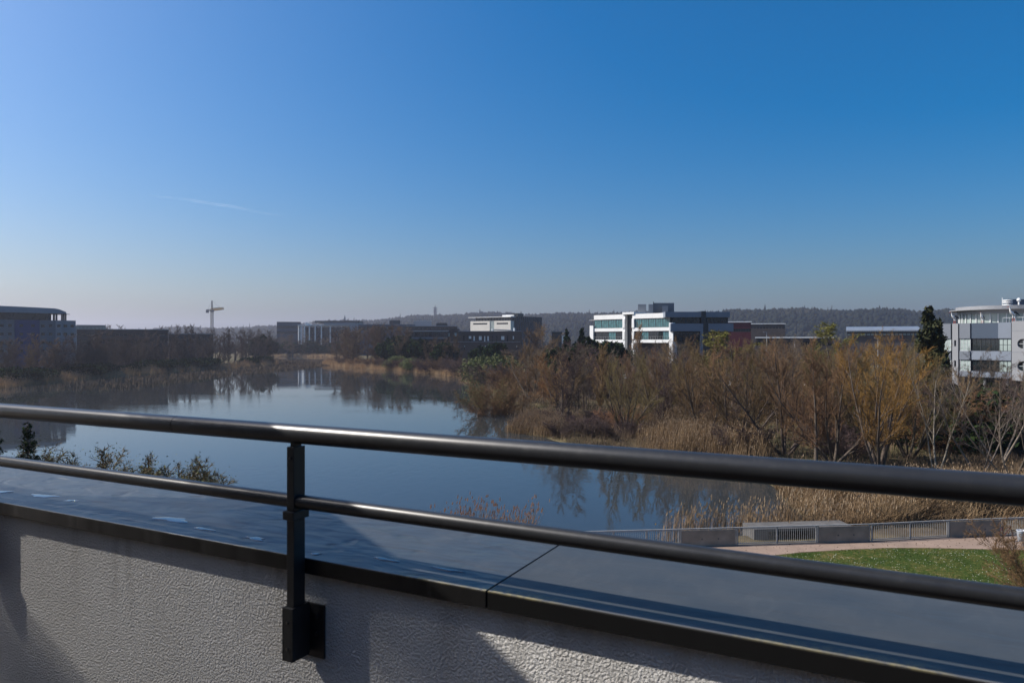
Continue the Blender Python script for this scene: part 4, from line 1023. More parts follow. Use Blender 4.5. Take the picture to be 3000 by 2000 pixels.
# --- storks: body, neck, legs as one skinned surface
def skin_body(name, parent, verts, edges, rad, m, sub=2):
    me = bpy.data.meshes.new(name); me.from_pydata(verts, edges, []); me.materials.append(m)
    o = link(name, me, parent)
    sk = o.modifiers.new('skin','SKIN'); 
    for i, r in enumerate(rad):
        rr = r if isinstance(r, tuple) else (r, r)
        me.skin_vertices[0].data[i].radius = rr
    me.skin_vertices[0].data[0].use_root = True
    sk.use_smooth_shade = True
    o.modifiers.new('sub','SUBSURF').levels = sub; o.modifiers['sub'].render_levels = sub
    return o
def stork(loc, rz, label, size=1.9, head_up=True, turn=0.0):
    e = empty('stork', loc, rz, label, 'stork', 'storks on the roof edge'); s = size/1.12; e.scale = (s,s,s)
    # faces -x; stands on two legs
    V = [(0,0,.60),(.16,0,.55),(-.14,0,.66),(-.23,0,.76),(-.25,0,.88),(-.27,0,1.0),(-.33,0,1.05),
         (.02,.055,.50),(.035,.06,.28),(.0,.06,.02),(.02,-.055,.50),(.05,-.06,.28),(.03,-.06,.02),(-.07,.06,.005),(-.04,-.06,.005)]
    E = [(0,1),(0,2),(2,3),(3,4),(4,5),(5,6),(0,7),(7,8),(8,9),(0,10),(10,11),(11,12),(9,13),(12,14)]
    Rr = [(.15,.14),.10,.105,.055,.042,.05,.032,.04,.016,.014,.04,.016,.014,.012,.012]
    skin_body('body', e, V, E, Rr, M['stork_white'])
    b = MB(); b.bar((-.34,0,1.05),(-.60,0,.99),.022,8,.003); b.build('beak', M['stork_red'], e, True)
    for y in (.115,-.115):
        b = MB(); n = 8
        prof = [(-.05,.70,.05),(.10,.68,.06),(.26,.58,.045),(.40,.47,.02)]
        vs = []
        for x,z,hh in prof: vs += [(x,y,z+hh),(x,y*1.15,z),(x,y,z-hh*1.6)]
        b.add(vs,[(i*3+j,i*3+j+1,i*3+j+4,i*3+j+3) for i in range(3) for j in range(2)]); w_ = b.build('wing', M['stork_black'], e, True)
        so_ = w_.modifiers.new('s','SOLIDIFY'); so_.thickness = .03; so_.offset = 0
    for y in (.06,-.06):
        b = MB(); b.bar((.035 if y > 0 else .05,y,.28),(.0 if y > 0 else .03,y,.0),.018,6); b.build('leg', M['stork_red'], e)
    return e
def on_roof(u, y_in, lift=0): 
    p = Vector((sx(u), y_in, zt+lift)); return org+Matrix.Rotation(rz,3,'Z') @ p
stork(on_roof(2790,.7,-.05), R(8), 'white stork with black wings standing alone at the left roof corner', 2.1)
stork(on_roof(2868,1.2,-.05), R(40), 'stork turned away so that its black wing shows, before the pavilion glass', 1.9)
stork(on_roof(2965,.3,.0), R(12), 'tall white stork on the roof edge nearest the right border', 2.6)

# --- dark brick building with white blinds
yb = 335; X0, X1 = XU(1343,yb), XU(1527,yb); Lf = X1-X0; z1 = ZV(971,yb); zm = ZV(1001,yb)
bb = empty('brick_building', (X0,yb,0), 0, 'dark brick building with bright white blinds in its windows', 'building')
ws = []
for u, v0, v1, w_, kind in [(1377,984,992,8,1),(1389,984,998,5,1),(1407,984,996,9,1),(1420,984,1000,4,1),(1430,984,998,5,1),(1473,984,995,10,1),(1504,984,994,4,1),
        (1359,984,999,4,0),(1443,984,999,4,0),(1486,984,999,4,0),(1455,984,999,3,0),(1412,1012,1022,4,1),(1422,1012,1021,4,1),(1433,1012,1017,3,1),(1400,1012,1022,4,0),(1460,1012,1022,5,0),(1361,1012,1016,3,1),(1514,1012,1018,3,1)]:
    a, c = XU(u-w_/2,yb)-X0, XU(u+w_/2,yb)-X0; zz1 = ZV(v0,yb); zf = ZV(1000 if v0 < 1000 else 1024,yb); ws.append((a,c,zf,zz1,ZV(v1,yb),kind))
mb = MB(); mb.wall(0,Lf,0,z1,0,.4,[(a,c,z0,zz) for a,c,z0,zz,_,_ in ws]); mb.build('wall', M['brick_dark'], bb)
mb = MB(); mb.box(.02,Lf-.02,.9,14,0,z1-.3); mb.build('core', M['dark_frame'], bb)
mb = MB(); mb.box(-.2,Lf+.2,-.15,14.2,z1,z1+.28); mb.build('roof_edge', M['pale_panel'], bb)
mb = MB(); mb.box(-3.8,Lf-.4,-.3,-.01,zm-.12,zm+.10); mb.build('string_course', M['pale_panel'], bb)
for a,c,z0,zz,zb,kind in ws:
    o = window(bb,(a+c)/2,.15,z0,c-a,zz-z0,2 if c-a > 1.1 else 1,1,.06)
    if kind:
        mb = MB(); mb.box(-(c-a)/2+.05,(c-a)/2-.05,.015,.04,max(.05,zb-z0),zz-z0-.05); mb.build('blind', M['blind'], o)
mb = MB(); mb.bar((XU(1442,yb)-X0,5,z1+.25),(XU(1442,yb)-X0,5,z1+1.4),.35,12); mb.bar((XU(1507,yb)-X0,5,z1+.25),(XU(1507,yb)-X0,5,z1+1.8),.4,12); mb.build('roof_vent', M['white_panel'], bb, True)
mb = MB(); mb.bar((XU(1445,yb)-X0,5.5,z1+1.0),(XU(1500,yb)-X0,6,z1+.6),.3,10); mb.build('duct', M['galv'], bb, True)

# --- black flat-roofed building left of it
y2 = 385; X0, X1 = XU(1196,y2), XU(1342,y2); Lf = X1-X0; z1 = ZV(969,y2)
kb = empty('office_building', (X0,y2,0), 0, 'black glazed flat-roofed building with a thin pale roof line', 'building')
mb = MB(); mb.box(0,Lf*.80,0,12,0,z1-.3); mb.build('wall', M['glass_dark'], kb)
mb = MB(); mb.box(-.5,Lf*.80+.4,-.5,12.3,z1-.3,z1); mb.build('roof', M['pale_frame'], kb)
mb = MB(); mb.box(0,Lf*.79,-.35,-.02,ZV(990,y2)-.5,ZV(990,y2)+.5); mb.build('balcony_band', M['block_grey'], kb)
mb = MB(); mb.box(Lf*.80+.41,Lf,1,12,0,z1+1.2); mb.build('stair_tower', M['brown_wall'], kb)
for u in (1314,1334): window(kb, XU(u,y2)-X0, .85, ZV(985,y2), 1.1, 1.8, 1, 1, .08, 'pale_frame', 'glass_pale')
mb = MB()
for i in range(10): mb.box(Lf*.08*i,Lf*.08*i+.15,-.06,-.003,1,z1-.35)
mb.build('mullion', M['dark_frame'], kb)
mb = MB(); mb.box(-14,-.8,2,9,0,ZV(983,y2)); mb.build('annex', M['pale_panel'], kb)

# --- cream block with roof pavilion and dark glass wing
y3 = 470; p0 = Vector((XU(1378,y3+8),y3+8,0)); p1 = Vector((XU(1496,y3-8),y3-8,0)); org3, rz3, Lf = facade(p0,p1)
cb = empty('office_building', org3, rz3, 'cream stone office block with a set-back glazed top floor and dark wing', 'building')
zc = ZV(940,y3); zq = ZV(928,y3); holes = [(Lf*.07,Lf*.43,zc-2.3,zc-1.3),(Lf*.66,Lf*.94,zc-2.3,zc-1.3),(Lf*.49,Lf*.60,4,zc)]
mb = MB(); mb.wall(0,Lf,0,zc,0,.5,holes); mb.box(.02,Lf,.51,16,0,zc-.1); mb.build('wall', M['cream'], cb)
for a,c in ((.07,.43),(.66,.94)):
    window(cb, Lf*(a+c)/2, .2, zc-2.3, Lf*(c-a), 1.0, 8, 1, .08)
window(cb, Lf*.545, .2, zc-9, Lf*.105, 9, 3, 5, .12, 'pale_frame', 'glass_pale')
mb = MB(); mb.box(Lf*.1,Lf*.97,2,14,zc,zq-.4); mb.build('top_floor', M['glass_dark'], cb)
mb = MB()
for i in range(24): x = Lf*(.1+.87*i/23); mb.box(x-.12,x+.12,1.8,2,zc,zq-.4)
mb.build('top_mullion', M['pale_panel'], cb)
mb = MB(); mb.box(-1.5,Lf+.5,-.5,16,zq-.4,zq); mb.box(Lf*.72,Lf,4,12,zq,zq+1.2); mb.build('roof', M['white_panel'], cb)
mb = MB(); mb.box(Lf*.93,Lf*1.08,5,12,zq+.3,zq+2.2); mb.build('plant_room', M['dark_frame'], cb)
y4 = 440; mb = MB(); a = Matrix.Rotation(-rz3,3,'Z')
q = [a @ (Vector((XU(u,yy),yy,0))-org3) for u,yy in ((1497,464),(1588,482),(1588,498),(1497,480))]
mb.prism([(p.x,p.y) for p in q], 0, ZV(927,y3)); mb.build('glass_wing', M['glass_dark'], cb)
mb = MB()
for i in range(15):
    p = q[0].lerp(q[1],(i+.5)/15); mb.box(p.x-.12,p.x+.12,p.y-.35,p.y+.1,0,ZV(928,y3))
mb.build('wing_fin', M['slate_panel'], cb)

# --- building with tall white columns beyond the cove
y5 = 690; X0 = XU(877,y5)
gb = empty('office_building', (X0,y5,0), 0, 'dark glass building with tall thin white columns under a flat canopy', 'building')
def x5(u): return XU(u,y5)-X0
mb = MB(); mb.prism([(x5(u),0) for u in (890,)]+[(x5(1026),0),(x5(1026),24),(x5(884),24)], 0, ZV(954,y5)-1); mb.build('wall', M['glass_dark'], gb)
mb = MB(); mb.box(x5(876),x5(1030),-5,20,ZV(954,y5),ZV(952,y5)); mb.box(x5(897),x5(905),-4.5,10,ZV(952,y5)+.01,ZV(945,y5)); mb.build('canopy', M['white_panel'], gb)
for u in (879,886,896,910,927,945,971):
    mb = MB(); mb.bar((x5(u),-4,0),(x5(u),-4,ZV(954,y5)),.62,10); mb.build('column', M['white_panel'], gb, True)
mb = MB(); mb.box(x5(1028),x5(1051),-6,20,0,ZV(946,y5)); mb.box(x5(953),x5(1028)-.02,-5.5,19,ZV(951.8,y5),ZV(946,y5)); mb.build('end_wall', M['block_pale'], gb)
mb = MB(); mb.box(x5(920),x5(1051),2,22,ZV(945.9,y5),ZV(939,y5)); mb.build('top_floor', M['dark_frame'], gb)
for i,v in enumerate((964,983)):
    mb = MB(); mb.box(x5(995),x5(1024),-.6,-.02,ZV(v+1.2,y5),ZV(v-1.2,y5)); mb.build('floor_band', M['pale_panel'], gb)

def block(name, label, u0, u1, vtop, y, depth, wall, roof=None, wins=None, cat='building', extra=None, gm='glass_dark', fm='dark_frame', base=0):
    t0, t1 = (u0-1500)/F, (u1-1500)/F; tq = t1 if t0+t1 < 0 else t0
    d = Vector((1,-tq,0)).normalized(); P1 = Vector((t1*y,y,0)); L = (P1.x-t0*P1.y)/(d.x-t0*d.y); org = P1-d*L; zt = ZV(vtop,y)
    e = empty(name, (org.x,org.y,base), math.atan2(d.y,d.x), label, cat)
    holes = []
    if wins:
        n, w_, rows = wins
        for zv0, zv1 in rows:
            for i in range(n):
                cx = L*(i+.5)/n; holes.append((cx-w_/2,cx+w_/2,ZV(zv0,y)-base,ZV(zv1,y)-base))
    b = MB(); b.wall(0,L,0,zt-base,0,.4,holes); b.build('wall', M[wall], e)
    b = MB(); b.box(.02,L-.02,.9 if holes else .401,depth,0,zt-base-.2); b.build('core', M['dark_frame'] if holes else M[wall], e)
    for h in holes: window(e,(h[0]+h[1])/2,.15,h[2],h[1]-h[0],h[3]-h[2],2,1,.1,fm,gm)
    b = MB(); b.box(-.3,L+.3,-.3,depth+.3,zt-base+.002,zt-base+.4); b.build('roof', M[roof or 'roof_flat'], e)
    if extra: extra(e, L, zt-base, lambda u: L*(u-u0)/(u1-u0))
    return e
block('office_building','dark block left of the white columns, half hidden by bare trees',812,880,944,720,25,'slate_panel','dark_frame',(9,3.2,[(962,954),(978,970)]),gm='glass_dark')
def ex_roof(e,L,z,xu):
    b = MB(); b.box(xu(1140),xu(1172),3,14,z+.4,z+4); b.build('plant_room', M['dark_frame'], e)
block('office_building','wide grey-roofed building behind the tall brown tree',1052,1215,951,640,30,'slate_panel','roof_grey',(14,4.5,[(968,956)]),extra=ex_roof)
block('office_building','brown and slate building left of the cream block',1188,1340,956,520,24,'brown_wall','roof_grey',(12,2.5,[(966,960)]),
      extra=lambda e,L,z,xu: (lambda b: (b.box(xu(1278),xu(1310),3,14,z+.4,z+2.6), b.build('plant_room', M['dark_frame'], e)))(MB()))
block('warehouse','long shed with a pale roof on the slope below the lattice tower',1212,1265,940,1300,60,'block_pale','white_panel')
block('brick_building','long dark brown building behind the left shore trees',225,492,967,335,30,'brown_wall','roof_flat',(22,1.6,[(985,977),(1003,995)]))
block('brick_building','lower brown building right of the long dark one on the left',494,625,979,385,26,'brown_wall','roof_flat',(10,1.8,[(996,987)]))
block('office_building','pale grey building with a row of windows above the dark brown roof',226,306,954,440,20,'block_pale','roof_grey',(7,3.6,[(964.5,958)]),gm='glass_pale')
block('office_building','dark red clad building right of the white office building',2112,2200,944,290,25,'red_wall','white_panel',(6,2,[(972,962)]))
block('warehouse','long low white-fronted building beyond the thicket right of the red building',2188,2300,949,400,25,'brown_wall','white_panel',(12,1.3,[(962,957)]))
block('office_building','low brown building with pale roof edges hidden behind the thicket',2215,2440,990,235,18,'brown_wall','white_panel',(14,1.5,[(1012,1000)]))
def ex_hall(e,L,z,xu):
    b = MB(); b.prism_x([(-1.5,z+.41),(26,z+.41),(26,z+1.2),(22,z+2.6),(12,z+3.2),(2,z+2.4),(-1.5,z+1.1)],-.5,L+.5); b.build('vaulted_roof', M['roof_grey'], e)
    b = MB()
    for i in range(30): b.box(L*i/30,L*i/30+.3,-1.7,-1.51,z+.45,z+1.1)
    b.build('roof_rib', M['galv'], e)
block('sports_hall','long hall with a shallow vaulted pale roof right of the yellowish tree',2482,2692,973,360,26,'brown_wall','dark_frame',(18,1.6,[(982,976)]),extra=ex_hall,gm='glass_pale')
block('office_building','black box building behind the brown trees left of the white building',1617,1647,972,330,12,'dark_frame','roof_flat')
block('warehouse','small white shed between the black box and the white building',1646,1665,983,300,10,'white_panel','roof_flat')

# --- curved-roof building on the left edge
yl = 268; tq = (222-1500)/F; d_ = Vector((1,-tq,0)).normalized(); P1 = Vector((tq*yl,yl,0)); t0 = (-70-1500)/F
Lf = (P1.x-t0*P1.y)/(d_.x-t0*d_.y); P0 = P1-d_*Lf
lb_ = empty('apartment_building', P0, math.atan2(d_.y,d_.x), 'grey building with blue panels and a dark curved roof at the left edge', 'building')
def x6(u): return Lf*(u+70)/292.0
zl = ZV(939,yl); rows = [955,979,1003,1027]
def lseg(u0,u1,m,y=0.,wus=()):
    hol = [(x6(u)-.55,x6(u)+.55,ZV(v+4,yl),ZV(v-4,yl)) for u in wus for v in rows]
    b = MB(); b.wall(x6(u0),x6(u1)-.01,0,zl,y,y+.4,hol); b.build('wall', M[m], lb_)
    for h in hol: window(lb_,(h[0]+h[1])/2,y+.15,h[2],1.1,h[3]-h[2],1,1,.08)
lseg(-70,38,'block_grey',0,(-20,2,25)); lseg(38,112,'blue_panel',.3,(58,92)); lseg(112,160,'block_grey',0,(122,145)); lseg(160,183,'block_pale',-.5,(170,)); lseg(183,222,'block_pale',0,(190,211))
b = MB(); b.box(.02,Lf-.02,1.2,18,0,zl-.1); b.build('core', M['block_grey'], lb_)
b = MB(); b.box(0,x6(141),3,15,zl,ZV(917,yl)); b.build('top_floor', M['glass_dark'], lb_)
for u in (141,153,161,178,184,190):
    for y0 in (3,14.5):
        b = MB(); b.box(x6(u)-.22,x6(u)+.22,y0,y0+.4,zl,ZV(919,yl)); b.build('terrace_post', M['dark_frame'], lb_)
b = MB(); zr_ = lambda v: ZV(v,yl)
b.prism_y([(0,zr_(917)),(x6(192),zr_(919)),(x6(192),zr_(914)),(x6(184),zr_(911)),(x6(170),zr_(906)),(x6(158),zr_(904)),(x6(100),zr_(902)),(0,zr_(898))],2,17); b.box(x6(192)+.01,x6(203),6,9,zr_(919.6),zr_(918.4)); b.build('curved_roof', M['roof_grey'], lb_)

# ------------------------------------------------------------------ crane, lattice tower, mast, lamp posts
def truss(mb, a, b, w0, w1, n, r, up=(0,0,1)):
    a, b = Vector(a), Vector(b); d = (b-a).normalized(); u = d.cross(Vector(up) if abs(d.dot(Vector(up))) < .95 else Vector((1,0,0))).normalized(); w_ = d.cross(u)
    P = []
    for i in range(n+1):
        t = i/n; c = a.lerp(b,t); h = (w0+(w1-w0)*t)/2; P.append([c+u*h+w_*h,c-u*h+w_*h,c-u*h-w_*h,c+u*h-w_*h])
    for k in range(4): mb.bar(P[0][k],P[-1][k],r,4)
    for i in range(n):
        for k in range(4):
            mb.bar(P[i][k],P[i+1][(k+1)%4],r*.6,3,caps=False); mb.bar(P[i+1][k],P[i+1][(k+1)%4],r*.6,3,caps=False)
yc = 900; xc_ = XU(621,yc); zj = ZV(907,yc)
cr = empty('tower_crane', (xc_,yc,0), 0, 'yellow tower crane standing above the left treeline', 'crane')
b = MB(); truss(b,(0,0,0),(0,0,zj-3),2.6,2.6,20,.26); b.build('mast', M['crane_grey'], cr)
b = MB(); b.box(-1.6,1.6,-1.6,1.6,zj-3,zj-.6); b.build('slewing_ring', M['mast'], cr)
b = MB(); truss(b,(0,0,zj),(0,0,ZV(880,yc)),1.8,.6,6,.2); b.build('tower_head', M['mast'], cr)
je = Vector((5.6,20,ZV(901,yc)-0)); b = MB(); truss(b,(0,0,zj),je,2.8,2.4,10,.42); b.build('jib', M['crane_yellow'], cr)
ce = Vector((-3.2,-6,zj-1)); b = MB(); truss(b,(0,0,zj-.3),ce,2.0,2.0,6,.2); b.build('counter_jib', M['crane_grey'], cr)
b = MB(); b.box(ce.x-1.4,ce.x+1.4,ce.y-1.2,ce.y+1.2,ce.z-3.2,ce.z+.6); b.build('counterweight', M['mast'], cr)
b = MB(); b.box(1.2,3.0,-2.2,-.4,zj-2.6,zj-.3); b.build('cab', M['mast'], cr)
b = MB(); b.bar((0,0,ZV(880.5,yc)),je*.7+Vector((0,0,zj*.3+1)),.09,4); b.bar((0,0,ZV(880.5,yc)),ce,.09,4); b.build('tie_rope', M['mast'], cr)
yt = 2150; xt = XU(1275,yt); zb, ztp = ZV(923,yt), ZV(892,yt)
lt = empty('lattice_tower', (xt,yt,zb), 0, 'lattice telecom tower on the wooded hill', 'tower')
b = MB(); truss(b,(0,0,-6),(0,0,(ztp-zb)*.8),8,3.6,10,.7); b.bar((0,0,(ztp-zb)*.8),(0,0,ztp-zb),.5,6); b.build('mast', M['mast'], lt)
for k_ in (.3,.48,.66):
    b = MB(); b.lathe([(5.4,0),(7.6,.4),(7.6,1.3),(5.4,1.6)],(0,0,(ztp-zb)*k_),10); b.build('platform', M['mast'], lt)
ys = 1500; sp_ = empty('church_spire', (XU(1010,ys),ys,ZV(945,ys)), 0, 'tiny pointed spire on the skyline above the white columns building', 'church tower')
hh = ZV(922,ys)-ZV(945,ys); b = MB(); b.box(-1.6,1.6,-1.6,1.6,-3,hh*.5); b.build('tower', M['block_grey'], sp_)
b = MB(); b.bar((0,0,hh*.5),(0,0,hh),2.0,8,.1); b.build('spire', M['slate_panel'], sp_)
def lamp_post(u, y, vtop, label):
    h = ZV(vtop,y); e = empty('street_lamp', (XU(u,y),y,0), 0, label, 'street lamp')
    b = MB(); b.bar((0,0,-.2),(0,0,h),.09,8,.06); b.build('pole', M['pale_frame'], e)
    b = MB(); b.box(-1.0,.1,-.16,.16,h,h+.14); b.build('lamp_head', M['pale_panel'], e)
lamp_post(2246,215,973,'tall white lamp post rising from the thicket before the low brown building')
lamp_post(2328,215,996,'shorter white lamp post right of the tall one above the thicket')
lamp_post(2572,205,990,'white lamp post in front of the vaulted hall')

# parked cars glimpsed through the thicket
def car(x, y, rz, paint, label, van=False):
    e = empty('parked_van' if van else 'parked_car', (x,y,gz1(x,y)), rz, label, 'van' if van else 'car')
    b = MB(); Hh = 1.95 if van else 1.42
    prof = [(-2.1,.35),(2.1,.35),(2.15,.7),(1.95,.9),(1.2,.98)] + ([(.95,Hh),(-2.0,Hh),(-2.12,1.0)] if van else [(.45,Hh),(-.9,Hh),(-1.7,.98),(-2.1,.9)])
    b.prism_y(prof,-.85,.85); b.build('body', paint, e, bevel=.06)
    b = MB(); b.prism_y([(1.08,1.02),(.48,Hh-.06),(-.85,Hh-.06),(-1.5,1.02)] if not van else [(1.1,1.05),(.9,Hh-.12),(-.2,Hh-.12),(-.2,1.05)],-.86,.86); b.build('window', M['glass_dark'], e)
    for wx in (-1.3,1.3):
        for wy in (-.8,.8):
            b = MB(); b.bar((wx,wy-.1,.32),(wx,wy+.1,.32),.32,14); wh = b.build('wheel', M['tyre'], e)
            b = MB(); b.bar((wx,wy-.11,.32),(wx,wy+.11,.32),.18,10); b.build('rim', M['galv'], wh)
carw = mat('white_car_paint',(.75,.75,.74),.25); carb = mat('beige_car_paint',(.42,.36,.24),.3)
car(XU(2158,196),196,.2,carw,'white van glimpsed through the thicket below the low brown building',True)
car(XU(1985,205),205,1.2,carb,'beige van seen between bare trees under the grey wing',True)
car(XU(2380,196),196,0,carw,'white car parked behind the thicket right of the van')

# ------------------------------------------------------------------ waterside fence: steel sections between concrete slabs
def fence_section(u0, u1, label, nposts):
    a, b2 = fence_pt(u0), fence_pt(u1); org, rz, L = facade(a, b2)
    e = empty('railing_section', org, rz, label, 'railing', 'steel railing sections along the lake path')
    b = MB(); b.box(-.1,L+.1,-.04,.04,1.05,1.10); b.build('handrail', M['galv'], e)
    b = MB(); b.box(0,L,-.02,.02,.10,.14); b.box(0,L,-.02,.02,.985,1.015); b.build('rail', M['galv'], e)
    for i in range(nposts):
        x = .05+(L-.1)*i/(nposts-1); b = MB(); b.box(x-.035,x+.035,-.03,.03,-.05,1.05); b.build('post', M['galv'], e)
    b = MB(); n = int(L/.125)
    for i in range(1,n): b.box(L*i/n-.011,L*i/n+.011,-.008,.008,.14,.985)
    b.build('bars', M['galv'], e)
def fence_slab(u0, u1, label):
    a, b2 = fence_pt(u0), fence_pt(u1); org, rz, L = facade(a, b2)
    e = empty('concrete_slab', org, rz, label, 'concrete slab', 'concrete slabs in the lakeside railing')
    b = MB(); b.box(.06,L-.06,-.07,.07,-.1,.98); b.build('slab', M['concrete'], e, bevel=.02)
    for t in (.38,.68):
        b = MB(); b.bar((L*t,-.074,.45),(L*t,-.05,.45),.05,12); b.build('anchor_hole', M['concrete_dark'], e)
    b = MB(); b.box(0,L,-.04,.04,1.051,1.099); b.build('handrail', M['galv'], e)
    for x in (.02,L-.02): 
        b = MB(); b.box(x-.03,x+.03,-.03,.03,-.05,1.05); b.build('post', M['galv'], e)
fence_section(1500,1992,'longest railing section, running into the lower rail on the left',6)
fence_slab(1994,2155,'leftmost concrete slab, right of the longest railing section')
fence_section(2157,2394,'railing section in front of the dark outlet opening',3)
fence_slab(2396,2548,'middle concrete slab, right of the dark outlet opening')
fence_section(2552,2778,'railing section between the middle and the right concrete slabs',3)
fence_slab(2780,2932,'right concrete slab near the litter bin')
fence_section(2935,3170,'railing section behind the litter bin at the right edge',3)
# kerb under the fence, and the outlet structure behind it
def along(u, off, z): 
    p = fence_pt(u); return (p.x, p.y+off, z)
kb_ = MB()
us = [1500,1667,1900,2100,2330,2551,2781,3000,3170]
for u0, u1 in zip(us, us[1:]):
    kb_.add([along(u0,-.14,-.1),along(u1,-.14,-.1),along(u1,.16,-.1),along(u0,.16,-.1),along(u0,-.14,.03),along(u1,-.14,.03),along(u1,.16,.03),along(u0,.16,.03)],
            [(4,5,6,7),(0,1,5,4),(2,3,7,6)])
tag(kb_.build('kerb', M['concrete_dark']), kind='structure')
oc = fence_pt(2340); e = empty('water_outlet', (oc.x,oc.y,0), math.atan2(fence_pt(2551).y-oc.y, fence_pt(2551).x-oc.x), 'concrete water outlet with a dark opening just behind the railing', 'outlet')
b = MB(); b.box(-2.4,4.2,1.0,2.7,.50,.66); b.box(-2.4,-1.45,1.02,2.68,-1.5,.50); b.box(1.6,4.2,1.02,2.68,-1.5,.50); b.build('slab', M['concrete_dark'], e)
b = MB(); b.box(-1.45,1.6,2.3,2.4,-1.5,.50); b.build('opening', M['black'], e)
# litter bin and bicycle-like stand at the right edge
bx, by = XU(2993,43.2), 43.2
e = empty('litter_bin', (bx,by,.0), .2, 'pale grey litter bin beside the path at the right edge', 'litter bin')
b = MB(); b.lathe([(.17,.35),(.19,.36),(.26,.98),(.27,1.0),(.27,1.04),(.24,1.04),(.22,.9)],k=18); b.build('bucket', M['bin_grey'], e, True)
b = MB(); b.bar((.24,.12,-.1),(.24,.12,1.0),.035,8); b.build('post', M['mast'], e)
bk = empty('bicycle', (XU(2945,44.6),44.6,.0), .1, 'dark bicycle leaning at the railing right of the right concrete slab', 'bicycle')
for x in (-.52,.52):
    b = MB()
    for i in range(20):
        t0, t1 = 6.283*i/20, 6.283*(i+1)/20; b.bar((x+.33*math.cos(t0),0,.34+.33*math.sin(t0)),(x+.33*math.cos(t1),0,.34+.33*math.sin(t1)),.018,5,caps=False)
    wh = b.build('wheel', M['tyre'], bk)
    b = MB()
    for i in range(8): t0 = 6.283*i/8; b.bar((x,0,.34),(x+.32*math.cos(t0),0,.34+.32*math.sin(t0)),.003,3)
    b.build('spokes', M['galv'], wh)
b = MB()
for p, q_ in (((-.52,0,.34),(-.1,0,.32)),((-.52,0,.34),(-.22,0,.82)),((-.1,0,.32),(-.24,0,.92)),((-.1,0,.32),(.34,0,.82)),((-.22,0,.82),(.34,0,.82)),((.52,0,.34),(.32,0,.98))): b.bar(p,q_,.018,6)
b.build('frame', M['red_wall'], bk)
b = MB(); b.box(-.36,-.14,-.06,.06,.91,.96); b.build('saddle', M['tyre'], bk)
b = MB(); b.bar((.32,-.25,1.0),(.32,.25,1.0),.014,6); b.build('handlebar', M['mast'], bk)

# ------------------------------------------------------------------ far wooded hills
HU = [-2600,-400,300,560,700,780,900,1000,1100,1200,1290,1400,1500,1600,1700,1900,2100,2160,2250,2400,2500,2600,2700,2800,3000,3600,5600]
HVv = [965,965,964,961,958,954,946,941,934,926,922,919,917,916,918,915,913,909,906,904,903,907,912,906,912,915,925]
def ridge(u):
    y = np.interp(u,[-2600,900,1500,2200,5600],[2700,2500,2300,1750,1700]); v = np.interp(u,HU,HVv)
    return y, ZC-(v-HV)/F*y
uu = np.arange(-2600,5601,20.0); ss = np.linspace(0,1,18)
yr, zr = ridge(uu); zr = np.maximum(zr-13+5*np.sin(uu*.021)*np.cos(uu*.0063), 4)
V = []
for s in ss:
    k = (3*s*s-2*s**3) if s <= 1 else 1; y = 1150+(yr-1150)*s*1.0; V.append(np.column_stack([(uu-1500)/F*y, y, zr*k-1]))
y = yr+500; V.append(np.column_stack([(uu-1500)/F*y, y, zr*.55])); y = yr+1100; V.append(np.column_stack([(uu-1500)/F*y, y, zr*0-2]))
nr = len(V); nu = len(uu); V = np.concatenate(V); i = (np.arange(nr-1)[:,None]*nu+np.arange(nu-1)).ravel()
tag(link('hills', mesh_np('hills', V, [np.stack([i,i+1,i+nu+1,i+nu],1)], M['forest'], smooth=True)), kind='structure')
ICO = np.array([(0,0,1)]+[(.894*math.cos(a),.894*math.sin(a),.447) for a in [i*1.2566 for i in range(5)]]+[(.894*math.cos(a+.628),.894*math.sin(a+.628),-.447) for a in [i*1.2566 for i in range(5)]]+[(0,0,-1)])
ICF = np.array([(0,1+i,1+(i+1)%5) for i in range(5)]+[(1+i,6+i,1+(i+1)%5) for i in range(5)]+[(1+(i+1)%5,6+i,6+(i+1)%5) for i in range(5)]+[(11,6+(i+1)%5,6+i) for i in range(5)])
def blob_wood(name, base, rad, hgt, rs, m, spiky=.12):
    n = len(base); j = 1+.35*(rs.rand(n,12)-.5)
    con = rs.rand(n) < spiky; rx = np.where(con, rad*.45, rad); hh = np.where(con, hgt*1.35, hgt)
    V = ICO[None]*j[:,:,None]*np.stack([rx,rx,hh*.5],1)[:,None]
    V[con,0,2] *= 1.25
    V += base[:,None]; V[:,:,2] += (hh*.5)[:,None]
    Fc = (np.arange(n)[:,None,None]*12+ICF[None]).reshape(-1,3)
    return tag(link(name, mesh_np(name, V.reshape(-1,3), [Fc], m)), kind='stuff')
rs = np.random.RandomState(9); n = 15000
u = rs.uniform(-300,3400,n); s = 1-rs.rand(n)**1.7*.85; y1, z1 = ridge(u); z1 = np.maximum(z1-13+5*np.sin(u*.021)*np.cos(u*.0063), 4)
y = 1150+(y1-1150)*s; b = np.column_stack([(u-1500)/F*y, y, z1*(3*s*s-2*s**3)-2])
blob_wood('hill_forest', b, 3.2+3.5*rs.rand(n), 9+9*rs.rand(n)**2, rs, M['forest'], .02)
n = 900; u = rs.uniform(300,2800,n); y = rs.uniform(700,1150,n); b = np.column_stack([(u-1500)/F*y,y,np.full(n,-.5)])
blob_wood('far_wood', b, 3+3*rs.rand(n), 7+5*rs.rand(n), rs, M['forest'], .05)
for u, v, yy in [(2378,898,1745),(2395,900,1745),(2425,899,1740),(2436,893,1742),(2348,902,1745)]:
    tpx_h = ZV(v,yy)-70
    e = tree('poplar0', XU(u,yy), yy, 34, 'tall pointed tree on the crest of the wooded hill', group='pointed trees on the hill crest', z=ZV(v,yy)-34, w=.8)

